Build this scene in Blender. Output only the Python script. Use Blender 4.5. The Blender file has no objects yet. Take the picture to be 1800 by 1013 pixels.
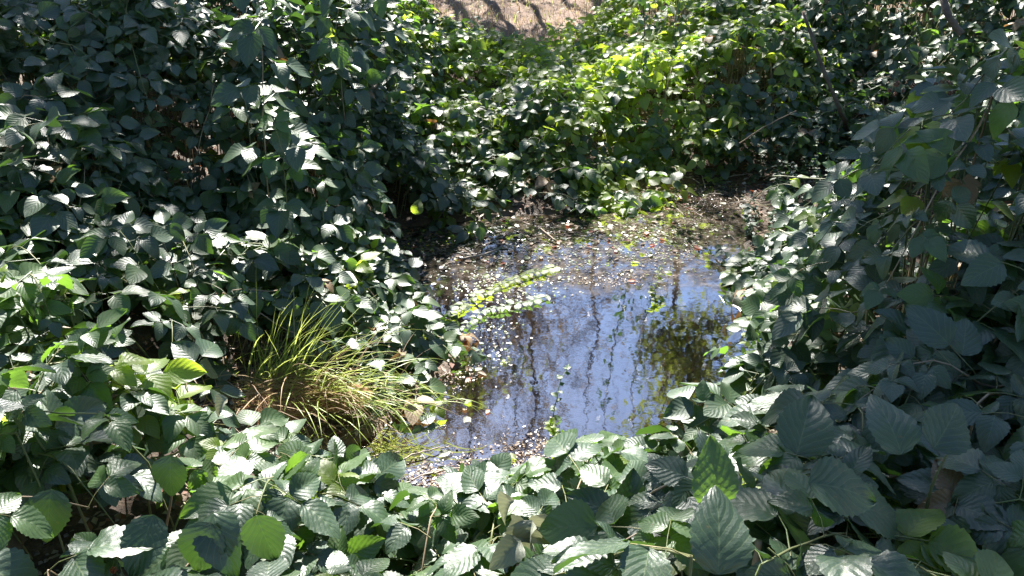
import bpy, math, random
import numpy as np
from mathutils import Vector, Matrix
random.seed(7); rng = np.random.default_rng(11)
R = math.radians
scene = bpy.context.scene
COL = scene.collection

# ------------------------------------------------------------------ camera, sky, sun, exposure
CAM_Z, PITCH, FPX = 1.7, R(28), 1412.0
cam_d = bpy.data.cameras.new('camera'); cam = bpy.data.objects.new('camera', cam_d); COL.objects.link(cam)
cam.location = (0, 0, CAM_Z); cam.rotation_euler = (R(90) - PITCH, 0, 0)
cam_d.sensor_width = 36; cam_d.lens = 36 * FPX / 1800; cam_d.clip_start = .02; cam_d.clip_end = 600
scene.camera = cam
SUN_EL, SUN_AZ = R(47), R(-9)
w = bpy.data.worlds.new('World'); scene.world = w; w.use_nodes = True
nt = w.node_tree; bg = nt.nodes['Background']
sky = nt.nodes.new('ShaderNodeTexSky'); sky.sky_type = 'NISHITA'; sky.sun_disc = False
sky.sun_elevation = SUN_EL; sky.sun_rotation = SUN_AZ; sky.air_density = 1.0; sky.dust_density = .3; sky.ozone_density = 4.0
nt.links.new(sky.outputs[0], bg.inputs[0]); bg.inputs[1].default_value = .05
S = Vector((math.sin(SUN_AZ) * math.cos(SUN_EL), math.cos(SUN_AZ) * math.cos(SUN_EL), math.sin(SUN_EL)))
sl = bpy.data.lights.new('sun', 'SUN'); sl.energy = 5; sl.angle = R(.5); sl.color = (1, .95, .88)
so = bpy.data.objects.new('sun', sl); COL.objects.link(so); so.rotation_euler = S.to_track_quat('Z', 'Y').to_euler()
vs = scene.view_settings; vs.view_transform = 'Standard'; vs.look = 'None'; vs.exposure = 2.12; vs.gamma = 1
vs.use_curve_mapping = False
scene.render.engine = 'CYCLES'
cy = scene.cycles; cy.max_bounces = 8; cy.diffuse_bounces = 4; cy.glossy_bounces = 4; cy.transmission_bounces = 6; cy.transparent_max_bounces = 12
cy.caustics_reflective = False; cy.caustics_refractive = False; cy.use_denoising = True; cy.sample_clamp_indirect = 6

# ------------------------------------------------------------------ helpers
def kfac(py): return math.sin(PITCH) + math.cos(PITCH) * (py - 506.5) / FPX
def Pz(px, py, z):
    """ground-plan reading of the photograph: point at height z seen at pixel px, py"""
    d = (CAM_Z - z) / kfac(py)
    return Pd(px, py, d)
def Pd(px, py, d):
    v = (py - 506.5) / FPX
    return Vector(((px - 900) / FPX * d, d * (math.cos(PITCH) - v * math.sin(PITCH)), CAM_Z - d * (math.sin(PITCH) + v * math.cos(PITCH))))

def link(o, parent=None):
    COL.objects.link(o)
    if parent is not None: o.parent = parent
    return o
def tag(o, label=None, cat=None, group=None, kind=None):
    if label: o['label'] = label
    if cat: o['category'] = cat
    if group: o['group'] = group
    if kind: o['kind'] = kind
    return o
def empty(name, loc, label, cat, group=None):
    o = bpy.data.objects.new(name, None); o.location = loc; o.empty_display_size = .05
    COL.objects.link(o); return tag(o, label, cat, group)

class MB:
    def __init__(s): s.v = []; s.f = []; s.uv = []; s.m = []
    def add(s, verts, faces, uvs=None, mi=0):
        b = len(s.v); s.v.extend([tuple(v) for v in verts]); s.f.extend([tuple(i + b for i in f) for f in faces])
        s.uv.extend(uvs if uvs is not None else [(0, .5)] * len(verts)); s.m.extend([mi] * len(faces))
    def tube(s, pts, rads, n=5, uvs=None, cap=True, mi=0):
        vs_, fs = [], []; up = None
        pts = [Vector(p) for p in pts]
        for i, p in enumerate(pts):
            t = (pts[min(i + 1, len(pts) - 1)] - pts[max(i - 1, 0)])
            t = t.normalized() if t.length > 1e-9 else Vector((0, 0, 1))
            if up is None: up = t.orthogonal().normalized()
            up = (up - t * up.dot(t)); up = up.normalized() if up.length > 1e-6 else t.orthogonal().normalized()
            q = t.cross(up)
            for k in range(n):
                a = 2 * math.pi * k / n
                vs_.append(p + (up * math.cos(a) + q * math.sin(a)) * rads[i])
        for i in range(len(pts) - 1):
            for k in range(n):
                a, b = i * n + k, i * n + (k + 1) % n
                fs.append((a, b, b + n, a + n))
        if cap: fs.append(tuple(range((len(pts) - 1) * n, len(pts) * n)))
        s.add(vs_, fs, None, mi)
    def mesh(s, name, mats, smooth=True):
        me = bpy.data.meshes.new(name); me.from_pydata(s.v, [], s.f)
        ul = me.uv_layers.new(name='UVMap')
        li = np.empty(len(me.loops), np.int32); me.loops.foreach_get('vertex_index', li)
        ul.data.foreach_set('uv', np.array(s.uv, np.float32)[li].ravel())
        for m in (mats if isinstance(mats, (list, tuple)) else [mats]): me.materials.append(m)
        if any(s.m): me.polygons.foreach_set('material_index', s.m)
        if smooth: me.polygons.foreach_set('use_smooth', [True] * len(me.polygons))
        me.update(); return me
    def obj(s, name, mats, parent=None, smooth=True):
        return link(bpy.data.objects.new(name, s.mesh(name, mats, smooth)), parent)

# ------------------------------------------------------------------ materials
def mat(name):
    m = bpy.data.materials.new(name); m.use_nodes = True; n = m.node_tree; n.nodes.clear(); return m, n
def N(n, t, **kw):
    x = n.nodes.new(t)
    for k, v in kw.items(): setattr(x, k, v)
    return x
def L(n, a, b): n.links.new(a, b)
def math_(n, op, a, b=None, c=None, clamp=False):
    x = N(n, 'ShaderNodeMath', operation=op, use_clamp=clamp)
    for i, v in enumerate((a, b, c)):
        if v is None: continue
        if isinstance(v, (int, float)): x.inputs[i].default_value = v
        else: L(n, v, x.inputs[i])
    return x.outputs[0]
def ramp(n, fac, stops):
    r = N(n, 'ShaderNodeValToRGB'); e = r.color_ramp.elements
    while len(e) < len(stops): e.new(.5)
    for q, (p, c) in zip(e, stops): q.position = p; q.color = (*c, 1)
    L(n, fac, r.inputs[0]); return r.outputs[0]
def noise(n, scale, detail=3, vec=None, rough=.55):
    x = N(n, 'ShaderNodeTexNoise'); x.inputs['Scale'].default_value = scale; x.inputs['Detail'].default_value = detail; x.inputs['Roughness'].default_value = rough
    if vec is not None: L(n, vec, x.inputs['Vector'])
    return x.outputs['Fac']

def leaf_mat(name, top_a, top_b, under, trans, tfac=.32, rough=.5, spots=True, spec=1.0):
    m, n = mat(name)
    geo = N(n, 'ShaderNodeNewGeometry'); oi = N(n, 'ShaderNodeObjectInfo'); uv = N(n, 'ShaderNodeUVMap')
    nz = noise(n, 9, 2, geo.outputs['Position'])
    f = math_(n, 'ADD', math_(n, 'MULTIPLY', oi.outputs['Random'], .55), math_(n, 'MULTIPLY', nz, .6))
    top = ramp(n, f, [(.1, top_a), (.95, top_b)])
    sx = N(n, 'ShaderNodeSeparateXYZ'); L(n, uv.outputs[0], sx.inputs[0])
    av = math_(n, 'ABSOLUTE', math_(n, 'SUBTRACT', math_(n, 'MULTIPLY', sx.outputs[1], 2), 1))
    ph = math_(n, 'SUBTRACT', math_(n, 'MULTIPLY', sx.outputs[0], 6.5), math_(n, 'MULTIPLY', av, 2.6)); ph = math_(n, 'ADD', ph, math_(n, 'MULTIPLY', noise(n, 28, 2, geo.outputs['Position']), .9))
    tri = math_(n, 'ABSOLUTE', math_(n, 'SUBTRACT', math_(n, 'FRACT', ph), .5))        # 0 middle of a pleat, .5 at the vein
    vein = math_(n, 'MULTIPLY', math_(n, 'SUBTRACT', tri, .43), 14, clamp=True)
    mid = math_(n, 'SUBTRACT', 1, math_(n, 'MULTIPLY', av, 22), clamp=True)
    vm = math_(n, 'MAXIMUM', vein, mid)
    mx = N(n, 'ShaderNodeMixRGB'); L(n, math_(n, 'MULTIPLY', vm, .45), mx.inputs[0]); L(n, top, mx.inputs[1]); mx.inputs[2].default_value = (.17, .22, .09, 1)
    col = mx.outputs[0]
    if spots:
        sp = noise(n, 60, 3, geo.outputs['Position'])
        sm = N(n, 'ShaderNodeMixRGB'); L(n, math_(n, 'MULTIPLY', math_(n, 'SUBTRACT', sp, .68), 9, clamp=True), sm.inputs[0]); L(n, col, sm.inputs[1]); sm.inputs[2].default_value = (.16, .10, .04, 1)
        col = sm.outputs[0]
    mb = N(n, 'ShaderNodeMixRGB'); L(n, geo.outputs['Backfacing'], mb.inputs[0]); L(n, col, mb.inputs[1]); mb.inputs[2].default_value = (*under, 1)
    bmp = N(n, 'ShaderNodeBump'); bmp.inputs['Strength'].default_value = .26; bmp.inputs['Distance'].default_value = .0022
    fine = noise(n, 320, 3, geo.outputs['Position'])
    L(n, math_(n, 'ADD', math_(n, 'MULTIPLY', tri, -2.0), math_(n, 'MULTIPLY', fine, .9)), bmp.inputs['Height'])
    p = N(n, 'ShaderNodeBsdfPrincipled'); L(n, mb.outputs[0], p.inputs['Base Color']); p.inputs['Roughness'].default_value = rough
    L(n, math_(n, 'ADD', math_(n, 'MULTIPLY', geo.outputs['Backfacing'], .25), rough), p.inputs['Roughness'])
    p.inputs['Specular IOR Level'].default_value = spec; p.inputs['Coat Weight'].default_value = .10; p.inputs['Coat Roughness'].default_value = .55; L(n, bmp.outputs[0], p.inputs['Coat Normal']); L(n, bmp.outputs[0], p.inputs['Normal'])
    t = N(n, 'ShaderNodeBsdfTranslucent'); L(n, bmp.outputs[0], t.inputs['Normal'])
    tr = N(n, 'ShaderNodeMixRGB'); tr.blend_type = 'MULTIPLY'; tr.inputs[0].default_value = 1; tr.inputs[1].default_value = (*trans, 1)
    L(n, ramp(n, math_(n, 'ADD', math_(n, 'MULTIPLY', vm, -.4), math_(n, 'ADD', f, .3)), [(0, (.45, .5, .4)), (1, (1.1, 1.0, 1.0))]), tr.inputs[2])
    L(n, tr.outputs[0], t.inputs[0])
    ms = N(n, 'ShaderNodeMixShader'); ms.inputs[0].default_value = tfac; L(n, p.outputs[0], ms.inputs[1]); L(n, t.outputs[0], ms.inputs[2])
    o = N(n, 'ShaderNodeOutputMaterial'); L(n, ms.outputs[0], o.inputs[0]); return m

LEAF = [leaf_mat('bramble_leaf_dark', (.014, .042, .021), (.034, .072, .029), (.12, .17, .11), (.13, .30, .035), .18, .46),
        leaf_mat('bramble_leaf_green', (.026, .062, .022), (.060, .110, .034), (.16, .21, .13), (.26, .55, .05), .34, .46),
        leaf_mat('bramble_leaf_young_sunlit', (.085, .150, .022), (.17, .22, .035), (.20, .26, .13), (.62, .90, .07), .55, .45)]  # lime tone paints backlight into the top-centre leaves; young tips share it
DRYLEAF = leaf_mat('dry_leaf', (.16, .09, .045), (.36, .25, .15), (.30, .22, .15), (.35, .2, .08), .25, .6, False)
WILT = leaf_mat('wilted_leaf', (.22, .24, .17), (.34, .35, .27), (.3, .3, .25), (.3, .34, .18), .2, .6)
REDLEAF = leaf_mat('red_leaf', (.22, .04, .025), (.32, .10, .03), (.25, .12, .08), (.5, .12, .04), .3, .5)
TREELEAF = leaf_mat('tree_leaf', (.05, .085, .022), (.11, .13, .03), (.12, .14, .06), (.30, .38, .05), .4, .5, False)
TREELEAF2 = leaf_mat('tree_leaf_autumn', (.09, .07, .04), (.15, .11, .06), (.12, .10, .06), (.20, .15, .06), .4, .5, False)

def plain(name, a, b, rough=.7, scale=30, bump=.3, dist=.003, trans=None):
    m, n = mat(name); geo = N(n, 'ShaderNodeNewGeometry'); nz = noise(n, scale, 4, geo.outputs['Position'])
    p = N(n, 'ShaderNodeBsdfPrincipled'); L(n, ramp(n, nz, [(.3, a), (.7, b)]), p.inputs['Base Color']); p.inputs['Roughness'].default_value = rough
    bp = N(n, 'ShaderNodeBump'); bp.inputs['Strength'].default_value = bump; bp.inputs['Distance'].default_value = dist
    L(n, noise(n, scale * 4, 3, geo.outputs['Position']), bp.inputs['Height']); L(n, bp.outputs[0], p.inputs['Normal'])
    o = N(n, 'ShaderNodeOutputMaterial')
    if trans:
        t = N(n, 'ShaderNodeBsdfTranslucent'); t.inputs[0].default_value = (*trans, 1)
        ms = N(n, 'ShaderNodeMixShader'); ms.inputs[0].default_value = .35; L(n, p.outputs[0], ms.inputs[1]); L(n, t.outputs[0], ms.inputs[2]); L(n, ms.outputs[0], o.inputs[0])
    else: L(n, p.outputs[0], o.inputs[0])
    return m
CANE = plain('cane_green', (.10, .15, .05), (.20, .17, .08), .5, 12, .2)
CANE_DRY = plain('cane_dry', (.20, .14, .09), (.38, .29, .20), .6, 14)
BARK = plain('bark', (.07, .05, .04), (.16, .13, .10), .85, 20, .8, .01)
WOOD = plain('dead_wood', (.24, .19, .15), (.46, .40, .34), .7, 25, .6, .004)
STEM = plain('herb_stem', (.10, .17, .06), (.18, .22, .10), .5, 20)
GRASS = plain('grass_blade', (.17, .27, .05), (.38, .44, .11), .36, 20, .1, .001, (.60, .70, .16))
GRASSDRY = plain('grass_dry', (.26, .17, .08), (.46, .34, .19), .6, 20, .1, .001, (.40, .28, .12))
STRAW = plain('straw', (.24, .16, .11), (.42, .31, .22), .65, 6, .1, .001, (.45, .33, .2))
FLECK = plain('floating_fleck', (.16, .11, .085), (.44, .37, .31), .35, 40, .1)
MUDDY = plain('dark_fleck', (.05, .035, .025), (.16, .11, .08), .3, 40, .1)
WEED = plain('duckweed', (.09, .15, .03), (.24, .28, .07), .4, 60, .1, .001, (.3, .4, .06))
FLOWER = plain('flower_whorl', (.16, .20, .13), (.30, .30, .24), .7, 80)
BERRY_R = plain('berry_red', (.22, .03, .02), (.38, .10, .05), .35, 40)
BERRY_B = plain('berry_dried', (.10, .045, .03), (.26, .13, .08), .55, 60)

def ground_mat():
    m, n = mat('bank_soil'); geo = N(n, 'ShaderNodeNewGeometry'); sp = N(n, 'ShaderNodeSeparateXYZ'); L(n, geo.outputs['Position'], sp.inputs[0])
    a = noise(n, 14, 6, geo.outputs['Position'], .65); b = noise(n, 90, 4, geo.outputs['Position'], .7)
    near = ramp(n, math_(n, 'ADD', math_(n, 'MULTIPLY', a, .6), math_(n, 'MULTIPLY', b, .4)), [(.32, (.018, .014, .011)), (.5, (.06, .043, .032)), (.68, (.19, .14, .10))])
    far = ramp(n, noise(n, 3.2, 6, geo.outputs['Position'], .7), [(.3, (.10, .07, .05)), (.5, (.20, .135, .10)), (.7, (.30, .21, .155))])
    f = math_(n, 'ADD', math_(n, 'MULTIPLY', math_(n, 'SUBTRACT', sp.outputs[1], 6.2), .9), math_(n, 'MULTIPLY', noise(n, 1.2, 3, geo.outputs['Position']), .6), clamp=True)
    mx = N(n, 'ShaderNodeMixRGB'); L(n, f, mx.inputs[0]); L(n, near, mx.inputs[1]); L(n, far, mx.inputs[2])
    # wet mud under and right at the waterline
    wet = math_(n, 'MULTIPLY', math_(n, 'SUBTRACT', .035, sp.outputs[2]), 25, clamp=True)
    mw = N(n, 'ShaderNodeMixRGB'); L(n, math_(n, 'MULTIPLY', wet, .85), mw.inputs[0]); L(n, mx.outputs[0], mw.inputs[1])
    mud = ramp(n, noise(n, 7, 5, geo.outputs['Position'], .6), [(.3, (.05, .032, .018)), (.5, (.13, .075, .035)), (.72, (.22, .14, .06))])
    L(n, mud, mw.inputs[2])
    p = N(n, 'ShaderNodeBsdfPrincipled'); L(n, mw.outputs[0], p.inputs['Base Color'])
    L(n, math_(n, 'SUBTRACT', .9, math_(n, 'MULTIPLY', wet, .5)), p.inputs['Roughness'])
    bp = N(n, 'ShaderNodeBump'); bp.inputs['Strength'].default_value = .9; bp.inputs['Distance'].default_value = .02
    L(n, math_(n, 'ADD', a, math_(n, 'MULTIPLY', b, .4)), bp.inputs['Height']); L(n, bp.outputs[0], p.inputs['Normal'])
    o = N(n, 'ShaderNodeOutputMaterial'); L(n, p.outputs[0], o.inputs[0]); return m
def water_mat():
    m, n = mat('pond_water'); geo = N(n, 'ShaderNodeNewGeometry')
    fr = N(n, 'ShaderNodeFresnel'); fr.inputs['IOR'].default_value = 1.9
    gl = N(n, 'ShaderNodeBsdfGlossy'); gl.inputs['Roughness'].default_value = .02; gl.inputs[0].default_value = (1, .97, 1, 1)
    tp = N(n, 'ShaderNodeBsdfTransparent'); tp.inputs[0].default_value = (.62, .55, .44, 1)
    film = N(n, 'ShaderNodeBsdfDiffuse'); film.inputs[0].default_value = (.30, .27, .24, 1)
    bp = N(n, 'ShaderNodeBump'); bp.inputs['Strength'].default_value = .05; bp.inputs['Distance'].default_value = .01
    L(n, math_(n, 'ADD', noise(n, 9, 2, geo.outputs['Position']), math_(n, 'MULTIPLY', noise(n, 60, 2, geo.outputs['Position']), .1)), bp.inputs['Height'])
    L(n, bp.outputs[0], gl.inputs['Normal']); L(n, bp.outputs[0], fr.inputs['Normal'])
    ff = math_(n, 'MULTIPLY', math_(n, 'SUBTRACT', noise(n, 5, 8, geo.outputs['Position'], .72), .47), 2.2, clamp=True)
    sp = N(n, 'ShaderNodeSeparateXYZ'); L(n, geo.outputs['Position'], sp.inputs[0])
    up = math_(n, 'MULTIPLY', math_(n, 'SUBTRACT', math_(n, 'ADD', sp.outputs[1], math_(n, 'MULTIPLY', noise(n, 3.5, 3, geo.outputs['Position']), 0.7)), 3.42), 4, clamp=True)
    scum = math_(n, 'MULTIPLY', up, math_(n, 'MULTIPLY', math_(n, 'SUBTRACT', noise(n, 11, 6, geo.outputs['Position'], .7), .34), 5, clamp=True))
    L(n, ramp(n, noise(n, 24, 5, geo.outputs['Position'], .7), [(.35, (.02, .016, .012)), (.52, (.075, .062, .045)), (.70, (.20, .17, .15))]), film.inputs[0])
    m1 = N(n, 'ShaderNodeMixShader'); L(n, math_(n, 'MULTIPLY', ff, .16), m1.inputs[0]); L(n, tp.outputs[0], m1.inputs[1]); L(n, film.outputs[0], m1.inputs[2])
    m2 = N(n, 'ShaderNodeMixShader'); L(n, math_(n, 'MULTIPLY', fr.outputs[0], 4.0, clamp=True), m2.inputs[0]); L(n, m1.outputs[0], m2.inputs[1]); L(n, gl.outputs[0], m2.inputs[2])
    m3 = N(n, 'ShaderNodeMixShader'); L(n, math_(n, 'MULTIPLY', scum, .82), m3.inputs[0]); L(n, m2.outputs[0], m3.inputs[1]); L(n, film.outputs[0], m3.inputs[2])
    o = N(n, 'ShaderNodeOutputMaterial'); L(n, m3.outputs[0], o.inputs[0]); return m

# ------------------------------------------------------------------ terrain and canopy height
POND = [(615, 430), (690, 402), (790, 392), (900, 378), (1040, 372), (1150, 362), (1200, 322), (1290, 318), (1320, 370), (1310, 420), (1300, 470), (1345, 560),
        (1385, 610), (1410, 680), (1390, 740), (1260, 850), (1000, 930), (850, 975), (700, 990), (600, 930), (560, 850), (600, 790), (690, 745), (735, 690), (810, 640), (760, 590), (705, 545), (660, 505), (625, 470)]
POND = np.array([[*Pz(a, b, 0)[:2]] for a, b in POND])
def sdf(x, y):
    """distance to the pond's edge, negative inside"""
    x = np.asarray(x, float); y = np.asarray(y, float); d = np.full(x.shape, 1e9); ins = np.zeros(x.shape, bool)
    for i in range(len(POND)):
        a, b = POND[i], POND[(i + 1) % len(POND)]; e = b - a
        t = np.clip(((x - a[0]) * e[0] + (y - a[1]) * e[1]) / (e @ e), 0, 1)
        d = np.minimum(d, np.hypot(x - a[0] - t * e[0], y - a[1] - t * e[1]))
        c = ((a[1] > y) != (b[1] > y)) & (x < (b[0] - a[0]) * (y - a[1]) / (b[1] - a[1] + 1e-12) + a[0]); ins ^= c
    return np.where(ins, -d, d)
_g = np.random.default_rng(5)
_W = [(_g.normal(size=2) * f, _g.uniform(0, 6.28), a) for f, a in ((2, .05), (3, .05), (5, .035), (8, .03), (11, .022), (16, .012)) for _ in range(3)]
def wob(x, y): return sum(a * np.sin(k[0] * x + k[1] * y + p) for k, p, a in _W)
# canopy tops read off the photograph: pixel, pixel, height above the water
TOP = [(30, 30, 1.15), (200, 60, 1.1), (350, 20, 1.12), (100, 200, .88), (250, 230, .74), (60, 300, .72), (460, 10, 1.14), (470, 150, .82), (500, 290, .50), (440, 320, .52),
       (600, 0, 1.15), (650, 90, .98), (600, 200, .78), (700, 180, .66), (650, 300, .42), (650, 385, .14), (740, 300, .28), (800, 150, .5), (900, 240, .42), (1000, 300, .26), (850, 340, .22),
       (1000, 150, .52), (1000, 90, .40), (1150, 100, .60), (1200, 20, .66), (1100, 300, .12), (1250, 200, .38), (1180, 310, .06), (780, 60, .4), (720, 20, .75), (900, 60, .22), (1030, 45, .22),
       (150, 470, .64), (100, 600, .6), (80, 700, .78), (300, 880, .70), (60, 900, .72), (130, 780, .72), (250, 560, .58), (280, 400, .57), (400, 380, .47), (500, 450, .40), (620, 480, .25), (700, 560, .15), (790, 610, .07),
       (420, 560, .27), (330, 660, .38), (420, 700, .24), (480, 760, .42), (560, 880, .42), (420, 820, .55), (900, 950, .62), (1010, 870, .40), (700, 940, .30), (820, 930, .24), (900, 910, .28), (620, 880, .16), (760, 880, .05), (600, 990, .60), (1100, 850, .46),
       (1240, 750, .54), (1310, 700, .34), (1400, 600, .62), (1340, 560, .26), (1320, 460, .26), (1450, 430, .30), (1530, 410, .36), (1400, 480, .32), (1300, 400, .06), (1400, 330, .12), (1500, 370, .18), (1380, 420, .2), (350, 500, .46), (450, 520, .31), (380, 600, .28), (1610, 440, .60), (1700, 500, .8), (1650, 650, .74), (1720, 850, .72), (1450, 850, .86), (1250, 930, .82), (1550, 980, .8), (1450, 700, .72),
       (1780, 100, 1.25), (1700, 200, 1.02), (1710, 320, .82), (1650, 30, 1.15), (1610, 200, .7), (1500, 100, .78), (1400, 150, .55), (1500, 210, .52), (1350, 30, .85), (1440, 300, .16), (1350, 300, .10), (1520, 330, .2), (1400, 370, .14), (1570, 280, .34), (1350, 390, .12), (1610, 340, .46)]
TP = np.array([[*Pz(a, b, z)[:2], z] for a, b, z in TOP])
PC = []                                             # pond points keep the canopy off the water
for gx in np.arange(-1.5, 2, .16):
    for gy in np.arange(1.6, 5, .16):
        if sdf(gx, gy) < -.08: PC.append((gx, gy, 0.0))
EXTRA = [(-3.2, 5.2, 1.5), (-2.2, 5.4, 1.35), (-1.35, 5.5, 1.15), (-2.2, 7, 1.3), (-1.4, 6.8, 1.1), (-.85, 6.9, .7), (-3.5, 3.5, 1.35), (-3, 2.3, 1.0), (-2.4, 1.2, .9),
         (1.9, 6.3, 1.0), (2.7, 5.6, 1.15), (3.6, 5.2, 1.4), (1.55, 7.6, .95), (2.3, 7.6, 1.15), (3.2, 7.2, 1.4), (4.4, 6.4, 1.6), (3.4, 4, 1.6), (3, 2.6, 1.25), (2.2, 1.2, .95), (.2, 8, .2), (-.2, 9, .3), (.7, 8.2, .35), (0, 7, .2), (.5, 7, .25)]
ALLP = np.vstack([TP, np.array(EXTRA), np.array(PC)])
def H(x, y):
    x = np.atleast_1d(np.asarray(x, float)); y = np.atleast_1d(np.asarray(y, float))
    d2 = (x[:, None] - ALLP[None, :, 0])**2 + (y[:, None] - ALLP[None, :, 1])**2
    sc = (.02 + .004 * y[:, None]**2)
    wt = 1 / (d2 + sc)**2.4
    h = (wt * ALLP[None, :, 2]).sum(1) / wt.sum(1)
    return h + wob(x, y) * np.clip(h * 2, .1, 1)
def G(x, y):
    x = np.atleast_1d(np.asarray(x, float)); y = np.atleast_1d(np.asarray(y, float))
    d = sdf(x, y)
    out = .015 + .34 * np.clip(d, 0, 1.3) * np.where(x < 0, 1.0, .8)
    out *= np.where(y > 4.3, .6, 1)
    g = np.where(d > 0, out, -.015 - .5 * np.clip(-d, 0, .26))
    h = H(x, y)
    far = np.clip((y - 6.5) / 3, 0, 1); side = np.clip((y + 1), 0, 1)
    g = np.where(d > 0, np.minimum(g, np.maximum(h - .10, .012)), g)
    g = g * (1 - far) + far * (.10 + (np.clip(y - 7, 0, 60)) * .085 + .02 * np.clip(np.abs(x) - 1, 0, 8))
    g = g + .25 * wob(x * 1.3, y * 1.3) * np.clip(d * 2, 0, 1)
    return g
def g1(x, y): return float(G(x, y)[0])

def build_ground():
    xs = np.concatenate([np.linspace(-60, -8, 14)[:-1], np.linspace(-8, -2.6, 28)[:-1], np.linspace(-2.6, 2.8, 170), np.linspace(2.8, 8, 27)[1:], np.linspace(8, 60, 14)[1:]])
    ys = np.concatenate([np.linspace(-40, -2, 8)[:-1], np.linspace(-2, .8, 14)[:-1], np.linspace(.8, 5.2, 150), np.linspace(5.2, 14, 70)[1:], np.linspace(14, 90, 24)[1:]])
    X, Y = np.meshgrid(xs, ys); Z = np.concatenate([G(X[i], Y[i]) for i in range(len(ys))])
    vs_ = np.stack([X.ravel(), Y.ravel(), Z], 1); nx = len(xs)
    fs = [(j * nx + i, j * nx + i + 1, (j + 1) * nx + i + 1, (j + 1) * nx + i) for j in range(len(ys) - 1) for i in range(nx - 1)]
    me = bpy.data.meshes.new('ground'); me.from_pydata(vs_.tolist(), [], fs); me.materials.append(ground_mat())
    me.polygons.foreach_set('use_smooth', [True] * len(fs)); o = link(bpy.data.objects.new('ground', me)); o['kind'] = 'structure'
build_ground()
def build_water():
    c = POND.mean(0); pts = []
    for i in range(len(POND)):
        a, b = POND[i], POND[(i + 1) % len(POND)]
        pts.append(a)
    ring = []
    for p in pts:
        q = p - c; ring.append(c + q * (1 + .06 / max(np.hypot(*q), .1)))
    v = [(p[0], p[1], 0) for p in ring]
    me = bpy.data.meshes.new('pond_water'); me.from_pydata(v, [], [tuple(range(len(v)))[::-1]]); me.materials.append(water_mat())
    if me.polygons[0].normal.z < 0: me.flip_normals()
    o = link(bpy.data.objects.new('pond_water', me)); o['kind'] = 'structure'
build_water()

# ------------------------------------------------------------------ bramble leaves
def leaflet_geo(seed, nu, nv, length=.095, ratio=.78, pleat=.0014, droop=.30, cup=.12, teeth=True):
    r = random.Random(seed); V, UV, F = [], [], []
    curl = r.uniform(-.12, .18); tw = r.uniform(-.25, .25); side = r.uniform(-.06, .06); dr = droop * r.uniform(.3, 1.6); cp = cup * r.uniform(.2, 1.7)
    cols = 2 * nv + 1
    for i in range(nu + 1):
        u = i / nu
        wdt = (math.sin(math.pi * min(1, u ** .80)) ** .72) * (1 - .30 * u) * 1.10 if 0 < u < 1 else (.02 if u == 0 else .0)
        for j in range(cols):
            v = (j - nv) / nv; a = abs(v)
            ww = wdt * ratio * length * .5
            if teeth and a == 1 and 0 < i < nu: ww *= 1.05 + (.05 if i % 2 else -.05) + r.uniform(-.015, .015)
            x = v * ww
            y = u * length + a * .0 + (.012 * math.sin(a * 3) * (u < .9)) * length
            ph = u * 6.5 - a * 2.6
            z = pleat * -math.cos(ph * 2 * math.pi) * min(1, a * 3) * min(1, (1 - u) * 4) * (1 - .3 * a)
            z += cp * a * ww * (1.2 if u > .1 else .5) - dr * length * u * u + curl * length * u * a * .5 + tw * x * u
            z += .04 * length * math.sin(7 * u + seed) * a
            V.append((x + side * length * u * u, y, z)); UV.append((u, .5 + v * .5))
    for i in range(nu):
        for j in range(cols - 1):
            a = i * cols + j; F.append((a, a + 1, a + 1 + cols, a + cols))
    return V, F, UV
def compound_layout(n5, r):
    """(angle, offset along the stalk, scale, stalk length)"""
    pl = r.uniform(.035, .065)
    out = [(r.uniform(-.12, .12), pl + r.uniform(.018, .028), 1.0)]
    for s in (-1, 1): out.append((s * R(r.uniform(58, 78)), pl, r.uniform(.78, .92)))
    if n5:
        for s in (-1, 1): out.append((s * R(r.uniform(112, 135)), pl - .006, r.uniform(.5, .66)))
    return pl, out
def leaflet_matrix(ang, off, sc, r):
    M = Matrix.Translation((0, off, 0)) @ Matrix.Rotation(-ang, 4, 'Z') @ Matrix.Translation((0, .004, 0))
    M = M @ Matrix.Rotation(R(r.uniform(-28, 8)), 4, 'X') @ Matrix.Rotation(R(r.uniform(-18, 18)), 4, 'Y') @ Matrix.Scale(sc, 4)
    return M
def petiole_geo(mb, pl, lay):
    end = max(o for _, o, _ in lay)
    mb.tube([(0, -.01, -.006), (0, pl * .5, .004), (0, end + .004, 0)], [.0014, .0011, .0009], 3)
NH, NL = 9, 6
HI = [[None] * NH for _ in range(4)]; LEAF.append(leaf_mat('bramble_leaf_dead', (.13, .075, .035), (.30, .20, .10), (.22, .17, .11), (.35, .2, .06), .25, .6))
for k in range(NH):
    V, F, UV = leaflet_geo(100 + k, 20, 4, ratio=random.uniform(.70, .86))
    for mi in range(4):
        mb = MB(); mb.add(V, F, UV); HI[mi][k] = mb.mesh('leaflet', LEAF[mi])
LEAF_WILT = []
for k in range(4):
    V, F, UV = leaflet_geo(300 + k, 12, 3, droop=.9, cup=.9); mb = MB(); mb.add(V, F, UV); LEAF_WILT.append(mb.mesh('leaflet', WILT))
PET = []
for k in range(8):
    r = random.Random(500 + k); pl, lay = compound_layout(k >= 5, r); mb = MB(); petiole_geo(mb, pl, lay)
    mats_ = [leaflet_matrix(*q, r) for q in lay]; PET.append((mb.mesh('leaf', CANE), mats_, [r.randrange(NH) for _ in lay]))
NLO = 12
LO = [[None] * NLO for _ in range(4)]; LOGEO = []
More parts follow.
